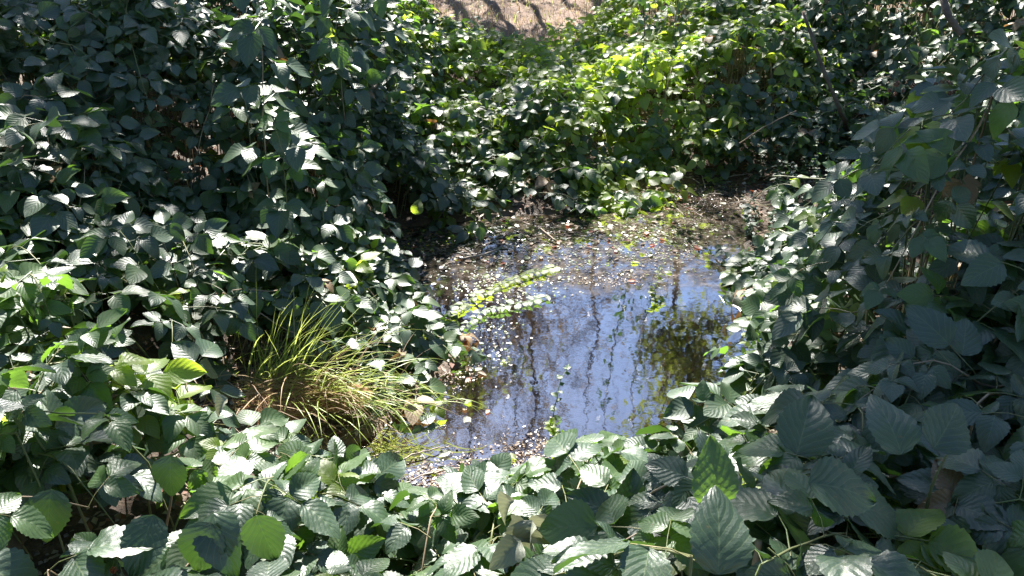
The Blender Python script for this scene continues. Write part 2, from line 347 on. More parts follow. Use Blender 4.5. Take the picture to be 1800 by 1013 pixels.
for k in range(NLO):
    r = random.Random(700 + k); pl, lay = compound_layout(k >= 9, r); V, F, UV = [], [], []
    # petiole is one thin ribbon whose tip vertices are shared by the leaflet bases
    tip = len(V); V += [(0, -.01, -.005), (.0016, -.01, -.005), (0, pl, 0), (.0016, pl, 0)]; UV += [(0, .5)] * 4; F.append((0, 1, 3, 2))
    for q in lay:
        M = leaflet_matrix(*q, r); v, f, uv = leaflet_geo(r.randrange(999), 6, 2, pleat=.0019, teeth=False, ratio=r.uniform(.68, .86))
        b = len(V); V += [tuple(M @ Vector(p)) for p in v]; UV += uv; F += [tuple(i + b for i in ff) for ff in f]
        F.append((2, 3, b + 2))
    LOGEO.append((np.array(V), F, UV))
    for mi in range(4):
        mb = MB(); mb.add(V, F, UV); LO[mi][k] = mb.mesh('leaf', LEAF[mi])

# ------------------------------------------------------------------ bramble bushes: name position in the photo (pixel, pixel, height), young share (leaves coloured lime as if backlit), label
BUSH = [(60, 60, 1.0, .1, 'shaded bramble thicket filling the top left corner, with yellow sunlit leaves showing through it'),
        (230, 130, .95, .0, 'dark shaded bramble in the upper left, between the corner thicket and the glossy arching one'),
        (350, 20, 1.1, .05, 'dark bramble at the top edge, just left of the tall one with white-sheened leaves'),
        (90, 260, .75, .0, 'low dark bramble carpet at the left edge, above the sunlit grey-white leaves'),
        (270, 290, .68, .0, 'shaded bramble mat left of centre with one pale round leaf lying on it'),
        (470, 150, 1.0, .12, 'tall upright bramble with bright white-sheened leaves up its stem, upper left'),
        (620, 60, 1.05, .08, 'dark bramble mound with glossy tips at the top edge, left of the sunlit dry grass'),
        (590, 230, .7, .04, 'dark bramble face dropping towards the water, right of the tall white-sheened one'),
        (670, 360, .2, .03, 'bramble hanging low over the dark left end of the pond, around a bright green leaf'),
        (800, 170, .5, .25, 'bramble bank with mixed dark and glinting leaves, left of the sunlit centre bank'),
        (940, 250, .3, .15, 'dark bramble fringe along the far water edge behind the pond'),
        (960, 120, .4, .82, 'sunlit yellow-green bramble spreading below the dry grass at the top centre'),
        (1100, 250, .25, .65, 'half-lit bramble on the far bank above the narrow end of the pond'),
        (1150, 100, .5, .9, 'brightest yellow-green bramble at the top, behind the two hanging twigs'),
        (1250, 220, .38, .65, 'bramble with small white glints right above the pinkish litter bank'),
        (1340, 40, .8, .4, 'bramble rising at the top edge right of the hanging twigs, half in sun'),
        (1420, 150, .58, .08, 'shaded round-leaved bramble left of the grey leaning stem'),
        (1540, 90, .85, .0, 'blue-green shaded bramble at the top, right of the grey leaning stem'),
        (1700, 40, 1.2, .03, 'tall dark bramble wall in the top right corner'),
        (1700, 230, .95, .12, 'bramble with dried berry clusters and large backlit leaves near the right edge'),
        (1770, 390, .9, .0, 'dark bramble at the right edge, below the wall with dried berries'),
        (1600, 420, .72, .08, 'shaded bramble right of the herb patch, with long thin canes'),
        (1430, 440, .5, .12, 'bramble below the herb patch with one pale cane crossing its leaves'),
        (1310, 500, .3, .05, 'small dark bramble leaning over the right side of the pond'),
        (1500, 560, .68, .04, 'mid-sized shaded bramble with a few pinkish-white glossy leaves on the right bank'),
        (1700, 570, .8, .0, 'blue-green bramble with broad flat leaves at the right edge, halfway up'),
        (1370, 650, .6, .02, 'dark-leaved bramble at the right water edge with leaves black against the pond'),
        (1560, 700, .74, .02, 'big-leaved shaded bramble in the lower right, above the thorny brown cane'),
        (1740, 780, .76, .0, 'broad-leaved dark bramble at the right edge, beside the thorny brown cane'),
        (1240, 750, .62, .06, 'bramble with pale sheened leaves poking up at the pond lower right corner'),
        (1420, 830, .85, .03, 'large-leaved foreground bramble left of the thorny brown cane'),
        (1620, 930, .8, .0, 'foreground bramble in the bottom right corner, under the thorny brown cane'),
        (1240, 930, .82, .02, 'very dark foreground bramble at the bottom edge, below the single backlit green leaf'),
        (1060, 860, .56, .05, 'foreground bramble with whitish pleated leaves at the pond bottom edge'),
        (890, 960, .62, .12, 'foreground bramble around the wilted pale leaves at the bottom centre'),
        (700, 890, .52, .05, 'foreground bramble in front of the sparkling water, bottom left of centre'),
        (520, 900, .58, .08, 'foreground bramble with sheened leaves below the grass tuft'),
        (330, 850, .68, .04, 'foreground bramble with large grey-white pleated leaves at the lower left'),
        (130, 850, .72, .03, 'large foreground bramble in the bottom left corner over sticks and gravel'),
        (70, 690, .76, .05, 'bramble at the left edge above the corner one, beside the pale broken log'),
        (280, 590, .56, .08, 'bramble with fan-like silvery leaves left of the grass tuft'),
        (90, 460, .65, .08, 'bramble with silvery drooping leaves at the left edge, halfway up'),
        (250, 420, .62, .06, 'bramble with white glossy leaves below the shaded mat, left of centre'),
        (420, 400, .58, .08, 'silver-leaved bramble directly behind the grass tuft'),
        (560, 450, .4, .08, 'bramble with white tips between the grass tuft and the dark pond end'),
        (700, 560, .17, .05, 'whitish sunlit bramble spilling over the left water edge right of the grass tuft'),
        (370, 720, .40, .1, 'sparse bramble over litter just below and left of the grass tuft')]
BUSH += [(180, 12, .95, .0, 'shaded bramble at the top edge between the corner thicket and the dark one beside it'),
         (-60, 10, 1.1, .05, 'bramble cut by the left frame edge at the very top'), (700, 10, .72, .35, 'bramble tips at the top edge just left of the dry grass patch'),
         (860, 95, .33, .55, 'low sunlit bramble right under the dry grass patch'), (1060, 45, .45, .8, 'lime green bramble at the top edge just right of the dry grass patch'),
         (1110, 10, .55, .7, 'lime green bramble at the top edge where the left hanging twig comes down'), (1240, 10, .8, .55, 'sunlit bramble at the top edge right of the right hanging twig'),
         (1440, 10, .85, .1, 'bramble at the top edge left of the thick grey stem'), (1540, 5, .95, .0, 'dark bramble at the top edge crossed by the thick grey stem'), (1620, 60, 1.0, .0, 'shaded bramble left of the top right corner wall, around the thick grey stem')]
BC = np.array([[*Pz(a, b, z)[:2]] for a, b, z, _, _ in BUSH])
def grad(x, y, e=.04):
    hx = (H(x + e, y) - H(x - e, y)) / (2 * e); hy = (H(x, y + e) - H(x, y - e)) / (2 * e); return hx, hy
def thin(x, y):
    """where the photograph shows few leaves: (pixel, pixel, height, radius, share kept)"""
    k = 1.0
    for cx, cy, rad, keep in THIN:
        d = math.hypot(x - cx, y - cy)
        if d < rad: k *= keep + (1 - keep) * (d / rad)**2
    return k
THIN = [(*Pz(a, b, z)[:2], r_, kp) for a, b, z, r_, kp in
        [(520, 690, .12, .42, .03), (600, 740, .08, .3, .05), (430, 640, .3, .2, .4), (420, 730, .25, .22, .05), (165, 900, .55, .24, .0), (370, 985, .5, .12, .1), (40, 960, .55, .15, .1), (300, 690, .36, .16, .05), (320, 650, .36, .2, .35), (1440, 330, .16, .55, .16), (1300, 340, .05, .4, .08), (1350, 380, .1, .2, .3),
         (880, 30, .2, 2.0, .0), (870, 55, .22, 1.3, .05), (1245, 335, .03, .26, .03), (230, 640, .35, .22, .35), (60, 600, .4, .15, .3), (1620, 915, .6, .14, .45), (700, 960, .3, .2, .3), (760, 660, .03, .25, .4), (1620, 330, .3, .25, .4), (1560, 70, .6, .25, .5)]]
def frustum(p, m=.12):
    q = Vector(p) - Vector((0, 0, CAM_Z)); d = q.y * math.cos(PITCH) - q.z * math.sin(PITCH)
    if d < .5: return False
    u = q.x / d * FPX / 1800; v = (q.z * math.cos(PITCH) + q.y * math.sin(PITCH)) / d * FPX / 1013
    return abs(u) < .5 + m and abs(v) < .5 + m * 1.4
bush_leaves = [[] for _ in BUSH]; bush_canes = [[] for _ in BUSH]
def orient(pos, fwd, nrm):
    n_ = nrm.normalized(); f = fwd - n_ * fwd.dot(n_)
    f = f.normalized() if f.length > 1e-4 else n_.orthogonal().normalized(); x = f.cross(n_)
    return Matrix(((x.x, f.x, n_.x, pos.x), (x.y, f.y, n_.y, pos.y), (x.z, f.z, n_.z, pos.z), (0, 0, 0, 1)))
def grow(x, y, rnd, depth, length=None, head=None, size=1.0, rise=None):
    gx, gy = grad(np.array([x]), np.array([y])); gx, gy = float(gx[0]), float(gy[0])
    if head is None:
        a = rnd.uniform(0, 6.283); hx, hy = math.cos(a) - .9 * gx, math.sin(a) - .9 * gy - .25
        head = math.atan2(hy, hx)
    length = length or rnd.uniform(.22, .6); ds = .045; nst = int(length / ds)
    lift = rise if rise is not None else rnd.uniform(-.02, .10) * (1.5 if rnd.random() < .12 else 1)
    pts = []; cx, cy_ = x, y
    xs, ys_ = [], []
    for i in range(nst + 1):
        xs.append(cx); ys_.append(cy_); head += rnd.gauss(0, .10)
        cx += math.cos(head) * ds * .85; cy_ += math.sin(head) * ds * .85
    hh = H(np.array(xs), np.array(ys_)); gg = G(np.array(xs), np.array(ys_)); dd = sdf(np.array(xs), np.array(ys_))
    base = float(hh[0])
    for i in range(nst + 1):
        t = i / max(nst, 1)
        z = max(float(hh[i]), base - .6 * t * t * length - .12) - depth + lift * math.sin(math.pi * min(1, .15 + t * .85))
        z = max(z, float(gg[i]) + .03, .035)
        pts.append(Vector((xs[i], ys_[i], z)))
    if dd[-1] < -.10:                                              # keeps shoots from crossing open water
        cut = next((i for i, q in enumerate(dd) if q < -.07), nst); pts = pts[:max(cut, 2)]
    if len(pts) < 3: return
    b = int(np.argmin((BC[:, 0] - x)**2 + (BC[:, 1] - y)**2)); young_sunlit = BUSH[b][3]
    root = pts[0] - Vector((math.cos(head) * .10, math.sin(head) * .10, 0)); root.z = g1(root.x, root.y) - .01
    mid_ = root.lerp(pts[0], .6) + Vector((rnd.uniform(-.03, .03), rnd.uniform(-.03, .03), .02))
    bush_canes[b].append([root, mid_] + pts)
    s = 1
    for i in range(len(pts)):
        t = i / len(pts); p = pts[i]; tan = (pts[min(i + 1, len(pts) - 1)] - pts[max(i - 1, 0)]).normalized()
        if not frustum(p, .36): continue
        if rnd.random() > thin(p.x, p.y) + .02: continue
        s = -s; gxx, gyy = gx, gy; sn = Vector((-gxx, -gyy, 1)).normalized()
        up = Vector((rnd.gauss(0, .42), rnd.gauss(-.16, .40), .95)); nrm = (up + sn * .55).normalized()
        if rnd.random() < .10: nrm = (nrm + Vector((rnd.uniform(-1, 1), rnd.uniform(-1.2, .3), 0))).normalized()
        sidev = tan.cross(Vector((0, 0, 1))); sidev = sidev.normalized() if sidev.length > 1e-3 else Vector((1, 0, 0))
        fw = sidev * s * rnd.uniform(.5, 1.1) + tan * rnd.uniform(.1, 1.0) + Vector((0, 0, rnd.uniform(-.25, .35)))
        if i == len(pts) - 1: fw = tan
        sc = size * rnd.uniform(.58, 1.18) * (1 - .35 * t * t)
        mi = 2 if rnd.random() < young_sunlit * (1.15 if t > .4 else .9) + (.06 if t > .85 else 0) else (1 if rnd.random() < .25 + young_sunlit else 3 if rnd.random() < (.010 if y < 2.6 else .03) + .22 * depth else 0)
        bush_leaves[b].append((orient(p + Vector((0, 0, rnd.uniform(0, .01))), fw, nrm) @ Matrix.Scale(sc, 4), mi))
# spread shoots over the canopy
rnd = random.Random(21); tries = 0; made = 0
cand = np.stack([rng.uniform(-3.8, 4.8, 9800), rng.uniform(.75, 8.6, 9800)], 1)
cs = sdf(cand[:, 0], cand[:, 1]); ch = H(cand[:, 0], cand[:, 1]); cg = grad(cand[:, 0], cand[:, 1])
hid = np.zeros(len(cand), bool)
for t in np.linspace(.35, .94, 12):
    hid |= H(cand[:, 0] * t, cand[:, 1] * t) > (CAM_Z + (ch - CAM_Z) * t) + .13
slope = np.sqrt(1 + cg[0]**2 + cg[1]**2)
for i in range(len(cand)):
    x, y = cand[i]
    if cs[i] < .02: continue
    if not frustum((x, y, float(ch[i])), .10) and (rnd.random() > .5 or not frustum((x, y, float(ch[i])), .34)): continue
    keep = min(1, float(slope[i]) * .50) * (.66 if y < 5.2 else .55) * (1.5 if x < -.4 and y > 2.8 else 1)
    if rnd.random() > keep * (.28 if hid[i] else 1.18): continue
    if rnd.random() > thin(x, y): continue
    if y < 1.05 and ch[i] > .9: continue
    size = 1.08 if y < 1.7 else 1.0 if y < 3 else (.92 if y < 4.4 else .86)
    grow(x, y, rnd, rnd.choice([0, 0, .01, .05, .11, .18]), size=size)
    made += 1
def hero_cane(pts, nleaf, seed, size=1.0, mi=0, r0=.0035):
    r = random.Random(seed); fine = []
    for a, b in zip(pts[:-1], pts[1:]): fine += [a.lerp(b, i / 4) + Vector((r.gauss(0, .004), r.gauss(0, .004), 0)) for i in range(4)]
    fine.append(pts[-1]); b = int(np.argmin((BC[:, 0] - fine[0].x)**2 + (BC[:, 1] - fine[0].y)**2)); bush_canes[b].append(fine)
    for i in range(nleaf):
        t = (i + .5) / nleaf * (len(fine) - 1); k = int(t); p = fine[k].lerp(fine[k + 1], t - k); a = i * 2.4 + r.uniform(-.5, .5)
        fw = Vector((math.cos(a), math.sin(a) * .8, r.uniform(-.1, .35))); bush_leaves[b].append((orient(p, fw, Vector((fw.x * .15 + .12, fw.y * .12 - .30, .95))) @ Matrix.Scale(size * r.uniform(.8, 1.15), 4), mi if r.random() < .8 else 1))
def base_of(px, py, z):
    p = Pz(px, py, z); p.z = g1(p.x, p.y); return p
hero_cane([base_of(470, 330, .5), Pd(468, 300, 3.0), Pd(462, 180, 2.98), Pd(458, 60, 2.95), Pd(455, -50, 2.95)], 13, 1, 1.2)
hero_cane([base_of(500, 400, .4), Pd(505, 340, 3.0), Pd(498, 270, 2.95), Pd(482, 215, 2.9)], 7, 2, 1.2)
hero_cane([base_of(600, 260, .5), Pd(600, 150, 3.6), Pd(592, 60, 3.6), Pd(600, -30, 3.6)], 16, 3, 1.1)
hero_cane([base_of(700, 200, .5), Pd(690, 120, 4.0), Pd(660, 40, 4.0), Pd(640, -10, 3.9)], 14, 4)
hero_cane([base_of(845, 420, .0), Pd(840, 395, 4.0), Pd(832, 360, 3.95)], 4, 5, .95)
hero_cane([base_of(1640, 330, .6), Pd(1650, 260, 2.55), Pd(1660, 200, 2.5), Pd(1700, 140, 2.45)], 8, 6)
def hero_shoot(px, py, z, head_deg, length, rise=.1, size=1.05):
    p = Pz(px, py, z); grow(p.x, p.y, rnd, 0, length, R(head_deg), size, rise)

# ---- hero leaves set singly (pixel, pixel, depth, facing normal, direction of the tip, size, material)
def hero_leaf(px, py, d, nrm, tip, sc, mi):
    p = Pd(px, py, d); b = int(np.argmin((BC[:, 0] - p.x)**2 + (BC[:, 1] - p.y)**2)); HERO.append((b, orient(p, Vector(tip), Vector(nrm)) @ Matrix.Scale(sc, 4), mi))
HERO = []
hero_leaf(1256, 890, 1.16, (.10, -.96, .20), (-.05, .15, 1), 1.0, 1)
hero_leaf(1105, 905, 1.45, (.0, -.95, .3), (.1, .2, 1), .85, 0)
hero_leaf(1262, 1012, 1.02, (.1, -.8, .6), (.15, .4, 1), 1.15, 0)
hero_leaf(270, 905, 1.38, (.2, -.55, .8), (-.15, -.5, -.5), 1.1, 0)
hero_leaf(375, 900, 1.36, (-.2, -.5, .8), (.35, -.6, -.5), 1.15, 0)
hero_leaf(300, 800, 1.5, (.0, -.75, .4), (-.05, .1, -1), .9, 0)
hero_leaf(450, 905, 1.32, (.1, -.9, .3), (.25, -.2, -1), 1.05, 0)
hero_leaf(90, 860, 1.42, (.3, -.75, .5), (-.2, -.2, -1), 1.05, 0)
hero_leaf(370, 920, 1.34, (.0, -.85, .45), (-.3, -.1, -.8), 1.1, 0)
hero_leaf(1400, 800, 1.22, (.1, -.62, .75), (.3, .7, .3), 1.15, 0)
hero_leaf(1420, 850, 1.16, (.0, -.5, .85), (1, .05, -.2), 1.2, 0)
hero_leaf(1585, 800, 1.30, (.05, -.65, .7), (-.15, .8, .35), 1.15, 0)
hero_leaf(1640, 790, 1.32, (.0, -.7, .7), (.5, .6, .25), 1.15, 0)
hero_leaf(1500, 890, 1.25, (.2, -.4, .85), (.9, .1, -.35), 1.15, 0)
hero_leaf(730, 378, 3.75, (.1, -.9, .3), (.3, 0, 1), .8, 2)
hero_leaf(1600, 205, 2.5, (.0, -.9, .4), (.3, -.1, .5), 1.25, 2)
hero_leaf(1580, 205, 2.45, (.1, -.9, .3), (-.3, -.3, -.8), 1.2, 1)
hero_leaf(1655, 265, 2.5, (.1, -.7, .6), (-.6, -.1, -.4), 1.2, 0)
hero_leaf(1235, 706, 1.75, (.1, -.8, .5), (.1, .3, 1), .5, 1)

GRP = 'bramble bushes around the pond'
n_obj = 0
bush_empty = []
for b, (px, py, z, yg, lab) in enumerate(BUSH):
    if not bush_leaves[b]: continue
    c = Pz(px, py, z); base = Vector((c.x, c.y, g1(c.x, c.y)))
    e = empty('bramble_bush', base, lab, 'bush', GRP); bush_empty.append(e)
    inv = Matrix.Translation(-base)
    near = c.y < 2.15
    camp = Vector((0, 0, CAM_Z))
    lv = sorted(bush_leaves[b], key=lambda q: (q[0].translation - camp).length)
    first, rest = lv[:298], lv[298:]
    r2 = random.Random(b)
    for M, mi in first:
        if near and (M.translation - camp).length < 2.25:
            pm, lm, ks = PET[r2.randrange(8)]
            o = link(bpy.data.objects.new('leaf', pm), e); o.matrix_local = inv @ M; n_obj += 1
            for q, k in zip(lm, ks):
                l_ = link(bpy.data.objects.new('leaflet', HI[mi][(k + r2.randrange(3)) % NH]), o); l_.matrix_local = q; n_obj += 1
        else:
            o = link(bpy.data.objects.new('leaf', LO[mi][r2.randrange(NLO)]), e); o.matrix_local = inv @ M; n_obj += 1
    for (bb, M, mi) in HERO:
        if bb == b:
            o = link(bpy.data.objects.new('leaf', HI[mi][r2.randrange(NH)]), e); o.matrix_local = inv @ M; o['label'] = 'broad leaf standing up to face the viewer'
    if rest:
        mb = MB()
        for M, mi in rest:
            V, F, UV = LOGEO[r2.randrange(NLO)]; A = np.array(inv @ M)
            mb.add((V @ A[:3, :3].T + A[:3, 3]).tolist(), F, UV, mi)
        o = mb.obj('inner_foliage', LEAF, e); o['kind'] = 'stuff'
    for ci, pts in enumerate(bush_canes[b]):
        mb = MB(); n = len(pts); r0 = r2.uniform(.0022, .0036)
        mb.tube([p - base for p in pts], [r0 * (1 - .6 * i / n) for i in range(n)], 4)
        mb.obj('cane', CANE if r2.random() < .72 else CANE_DRY, e)
print('LEAVES', sum(len(q) for q in bush_leaves), 'objects', n_obj, 'shoots', made, 'per bush', [len(q) for q in bush_leaves])

# ------------------------------------------------------------------ trees behind and above the bushes (mirrored in the pond, shading the banks)
def leaf_cloud(mb, pts, size, r, mi=0, droop=.3):
    k = len(pts)
    if not k: return
    c = np.array(pts); u = r.normal(size=(k, 3)); u /= np.linalg.norm(u, axis=1)[:, None]; u[:, 2] -= droop; u /= np.linalg.norm(u, axis=1)[:, None]
    w_ = np.cross(u, r.normal(size=(k, 3))); w_ /= np.linalg.norm(w_, axis=1)[:, None] + 1e-9
    s_ = size * r.uniform(.6, 1.25, k)[:, None]; n_ = np.cross(u, w_)
    A = c; B = c + u * s_ * .45 + w_ * s_ * .30 + n_ * s_ * .05; C = c + u * s_; D = c + u * s_ * .45 - w_ * s_ * .30 + n_ * s_ * .05
    V = np.stack([A, B, C, D], 1).reshape(-1, 3); b = len(mb.v)
    mb.v.extend(map(tuple, V.tolist())); q = np.arange(k) * 4 + b
    mb.f.extend(zip(q.tolist(), (q + 1).tolist(), (q + 2).tolist(), (q + 3).tolist())); mb.uv.extend([(0, .5), (.45, 1), (1, .5), (.45, 0)] * k); mb.m.extend([mi] * k)
def bend(a, b, r, k=5, amp=.08, sag=0):
    out = []; ln = (b - a).length
    for i in range(k + 1):
        t = i / k; p = a.lerp(b, t)
        if 0 < i < k: p = p + Vector((r.gauss(0, amp), r.gauss(0, amp), r.gauss(0, amp))) * ln * .5
        p.z -= sag * math.sin(math.pi * t); out.append(p)
    return out
def shade_tree(label, base, top, rad, clumps, seed, leafsize=.07, mats=(TREELEAF, TREELEAF2)):
    r = random.Random(seed); rn = np.random.default_rng(seed); base = Vector(base); base.z = g1(base.x, base.y) - .05
    e = empty('tree', base, label, 'tree', 'trees standing behind and beside the pond')
    tr = MB(); spine = bend(Vector((0, 0, 0)), Vector(top) - base, r, 9, .03)
    tr.tube(spine, [rad * (1 - .65 * i / 9) for i in range(10)], 9); trunk = tr.obj('trunk', BARK, e)
    cr = MB()
    for (P, t, cr_rad, dens) in clumps:
        c = Vector(P) + S * t - base; c = Vector(c)  # crown shaped for its shade: clump set up-sun of the spot to darken
        a = min(spine, key=lambda q: (q - c).length + abs(q.z - c.z * .75) * .6)
        lb = MB(); limb = bend(a, c, r, 7, .06); lb.tube(limb, [max(.008, rad * .32 * (1 - .8 * i / 7)) for i in range(8)], 5)
        n = int(dens * 2300 * cr_rad * cr_rad); pts = []
        for k in range(9 + int(cr_rad * 8)):
            d = Vector((r.gauss(0, 1), r.gauss(0, 1), r.gauss(0, .8))).normalized() * cr_rad * r.uniform(.6, 1.05)
            tw = bend(c.lerp(limb[-2], r.random() * .6), c + d, r, 4, .10); lb.tube(tw, [.006, .005, .004, .003, .0015], 3)
            m = n // (9 + int(cr_rad * 8))
            for _ in range(m):
                i = r.randrange(1, 5); q = tw[i - 1].lerp(tw[i], r.random()); g_ = cr_rad * .26
                pts.append((q.x + r.gauss(0, g_), q.y + r.gauss(0, g_), q.z + r.gauss(0, g_ * .8)))
        lb.obj('branch', BARK, e)
        cut = int(len(pts) * .8); r.shuffle(pts)
        leaf_cloud(cr, pts[:cut], leafsize, rn, 0); leaf_cloud(cr, pts[cut:], leafsize, rn, 1)
    o = cr.obj('crown', list(mats), e, smooth=False); o['kind'] = 'stuff'
    return e
def P_(px, py, z): return tuple(Pz(px, py, z))
shade_tree('leafy tree behind the right bank whose crown shades the lower right brambles', (4.6, 8.8, 0), (3.4, 8.0, 6.5), .14,
           [(P_(1720, 620, .8), 7.5, .62, 1), (P_(1600, 470, .7), 7.2, .5, .9), (P_(1740, 850, .7), 8.0, .6, 1), (P_(1560, 880, .85), 8.3, .5, .9), (P_(1490, 690, .7), 7.6, .42, .75), (P_(1370, 1010, .8), 8.0, .34, .9), (P_(1130, 960, .7), 8.4, .26, .8), (P_(960, 1000, .65), 8.6, .22, .7), (P_(1790, 430, .9), 7.0, .55, 1), (P_(1420, 560, .6), 6.6, .30, .6), (P_(1640, 740, .8), 8.2, .5, .9)], 3)
shade_tree('low leafy tree behind the top right brambles, overhanging them', (3.9, 7.6, 0), (2.9, 7.0, 3.2), .09,
           [(P_(1560, 120, .8), 2.6, .62, 1), (P_(1450, 180, .5), 2.2, .45, .9), (P_(1700, 150, 1.1), 3.2, .7, 1), (P_(1770, 40, 1.2), 3.2, .7, 1), (P_(1640, 20, 1.1), 2.6, .7, 1), (P_(1500, 30, .8), 2.4, .5, .9), (P_(1690, 300, .9), 3.6, .55, .9), (P_(1640, 160, .85), 3.0, .5, 1), (P_(1760, 200, 1.0), 3.2, .5, 1), (P_(1500, 120, .7), 2.4, .5, 1), (P_(1600, 40, 1.0), 2.4, .6, 1), (P_(1420, 60, .8), 2.2, .45, .9), (P_(1350, 150, .55), 2.1, .34, .8), (P_(1600, 90, .9), 2.7, .5, 1), (P_(1540, 300, .2), 3.4, .40, .7)], 4, .06)
shade_tree('leafy tree behind the upper left thicket whose crown keeps it in shade', (-4.4, 8.8, 0), (-2.9, 8.2, 4.6), .12,
           [(P_(120, 60, 1.1), 4.8, .75, 1), (P_(240, 70, .95), 4.4, .45, 1), (P_(100, 200, .8), 4.8, .5, 1), (P_(230, 230, .75), 4.6, .42, 1), (P_(20, 120, 1.0), 5.0, .7, 1), (P_(60, 790, .75), 7.6, .16, .8), (P_(170, 690, .7), 7.2, .15, .8), (P_(420, 905, .6), 8.4, .17, .8), (P_(640, 970, .6), 8.6, .2, .8), (P_(270, 960, .65), 8.2, .2, .8), (P_(260, 310, .66), 4.8, .26, .8), (P_(330, 130, .85), 4.5, .3, .9), (P_(560, 180, .7), 4.3, .24, .8), (P_(600, 300, .4), 4.6, .38, .8), (P_(690, 330, .2), 4.4, .36, .8), (P_(680, 230, .6), 4.2, .26, .7)], 5)
shade_tree('slender sapling added behind the far bank to shade the upper pond, mirrored green in it', (-1.4, 8.4, 0), (-.5, 7.3, 2.6), .05,
           [(P_(700, 430, 0), 3.3, .38, .9), (P_(800, 425, 0), 3.1, .36, .8), (P_(905, 405, .05), 2.9, .34, .8), (P_(1010, 395, .05), 2.8, .28, .6), (P_(760, 330, .25), 2.9, .36, .9), (P_(870, 310, .25), 2.8, .26, .7), (P_(720, 240, .5), 2.9, .26, .6)], 6, .05)  # sapling added to shade the far bank and the upper pond
def bare_tree(label, base, h, seed, spread=.6, leaves=0.0, rad=.09):
    r = random.Random(seed); rn = np.random.default_rng(seed); base = Vector(base); base.z = g1(base.x, base.y) - .05
    e = empty('tree', base, label, 'tree', 'trees standing behind and beside the pond')
    tr = MB(); br = MB(); pts = []
    spine = bend(Vector((0, 0, 0)), Vector((r.uniform(-.4, .4), r.uniform(-.4, .4), h)), r, 10, .025)
    tr.tube(spine, [rad * (1 - .88 * i / 10) for i in range(11)], 8); tr.obj('trunk', BARK, e)
    def sub(a, d, ln, rr, lev):
        b_ = a + d * ln; path = bend(a, b_, r, 4, .09)
        br.tube(path, [rr * (1 - .5 * i / 4) for i in range(5)], 4 if lev < 2 else 3, cap=False)
        if lev >= 3:
            if r.random() < leaves:
                for _ in range(4): q = path[r.randrange(1, 5)]; pts.append((q.x + r.gauss(0, .05), q.y + r.gauss(0, .05), q.z + r.gauss(0, .05)))
            return
        for k in range(5 if lev else 6):
            p = path[r.randrange(1, 5)]; nd = (d + Vector((r.gauss(0, spread), r.gauss(0, spread), r.gauss(.12, spread * .7)))).normalized()
            sub(p, nd, ln * r.uniform(.42, .68), max(rr * .5, .0028), lev + 1)
    for k in range(20):
        t = r.uniform(.28, .98); i = t * 10; p = spine[int(i)].lerp(spine[min(int(i) + 1, 10)], i % 1); a = r.uniform(0, 6.28)
        sub(p, Vector((math.cos(a), math.sin(a), r.uniform(.3, .9))).normalized(), h * .26 * (1.25 - t), .02 * (1.2 - t), 1)
    o = br.obj('branches', BARK, e); o['kind'] = 'stuff'
    if pts:
        cr = MB(); leaf_cloud(cr, pts, .075, rn, 0); o = cr.obj('crown', [TREELEAF2 if seed % 2 else TREELEAF], e, smooth=False); o['kind'] = 'stuff'
bare_tree('almost bare tree mirrored in the middle of the pond', (.6, 12.5, 0), 8.6, 31, .55, .25)
bare_tree('almost bare tree mirrored brown in the left half of the pond', (-1.4, 13.5, 0), 9.0, 33, .6, .5)
bare_tree('bare thin tree mirrored at the right side of the pond', (3.2, 13.2, 0), 9.6, 32, .55, .2)
bare_tree('browned thin tree mirrored left of the middle of the pond', (-.55, 11.2, 0), 7.6, 39, .6, .7)
bare_tree('small brown-leaved tree mirrored in the left part of the open water', (.0, 11.0, 0), 6.2, 43, .7, .9, .05)
bare_tree('small brown-leaved tree mirrored by the left edge of the open water', (-1.0, 11.8, 0), 6.8, 45, .7, .85, .05)
bare_tree('brown twiggy tree mirrored in the pond between the two hanging twigs and the left edge', (.15, 13.2, 0), 8.8, 41, .7, .9, .06)
bare_tree('tall bare tree far behind the pond', (1.9, 17, 0), 11.0, 35, .55, .15)
bare_tree('half bare yellowing tree far behind the left bank', (-3.4, 16, 0), 10, 37, .6, .6)
bare_tree('half bare green tree far behind the right bank', (5.6, 15.5, 0), 10, 38, .6, .7)

def sky_block_tree(label, base, h, cr, seed, n=5200, lsz=.16):  # leafy masses added out of view to cut the sky fill light
    r = random.Random(seed); rn = np.random.default_rng(seed); base = Vector(base); base.z = g1(base.x, base.y) - .05
    e = empty('tree', base, label, 'tree', 'trees standing behind and beside the pond')
    tr = MB(); spine = bend(Vector((0, 0, 0)), Vector((r.uniform(-.5, .5), r.uniform(-.5, .5), h)), r, 8, .03); tr.tube(spine, [.17 * (1 - .8 * i / 8) for i in range(9)], 9); tr.obj('trunk', BARK, e)
    lb = MB(); pts = []
    for k in range(34):
        t = r.uniform(.22, 1); i = t * 8; p = spine[int(i)].lerp(spine[min(int(i) + 1, 8)], i % 1); a = r.uniform(0, 6.28); l_ = cr * r.uniform(.6, 1.1) * (1.1 - .5 * t)
        d = Vector((math.cos(a), math.sin(a), r.uniform(-.1, .6))); path = bend(p, p + d * l_, r, 6, .06); lb.tube(path, [.035 * (1 - .85 * i / 6) for i in range(7)], 4)
        for _ in range(n // 34):
            q = path[r.randrange(2, 7)]; pts.append((q.x + r.gauss(0, .3), q.y + r.gauss(0, .3), q.z + r.gauss(0, .25)))
    lb.obj('branch', BARK, e); cr_ = MB(); leaf_cloud(cr_, pts, lsz, rn, 0); o = cr_.obj('crown', [TREELEAF], e, smooth=False); o['kind'] = 'stuff'
sky_block_tree('big leafy tree added unseen left of the camera to block sky light', (-5.2, 2.2, 0), 6.5, 2.3, 51)
sky_block_tree('big leafy tree added unseen right of the camera to block sky light', (6.0, 2.4, 0), 7, 2.4, 52)
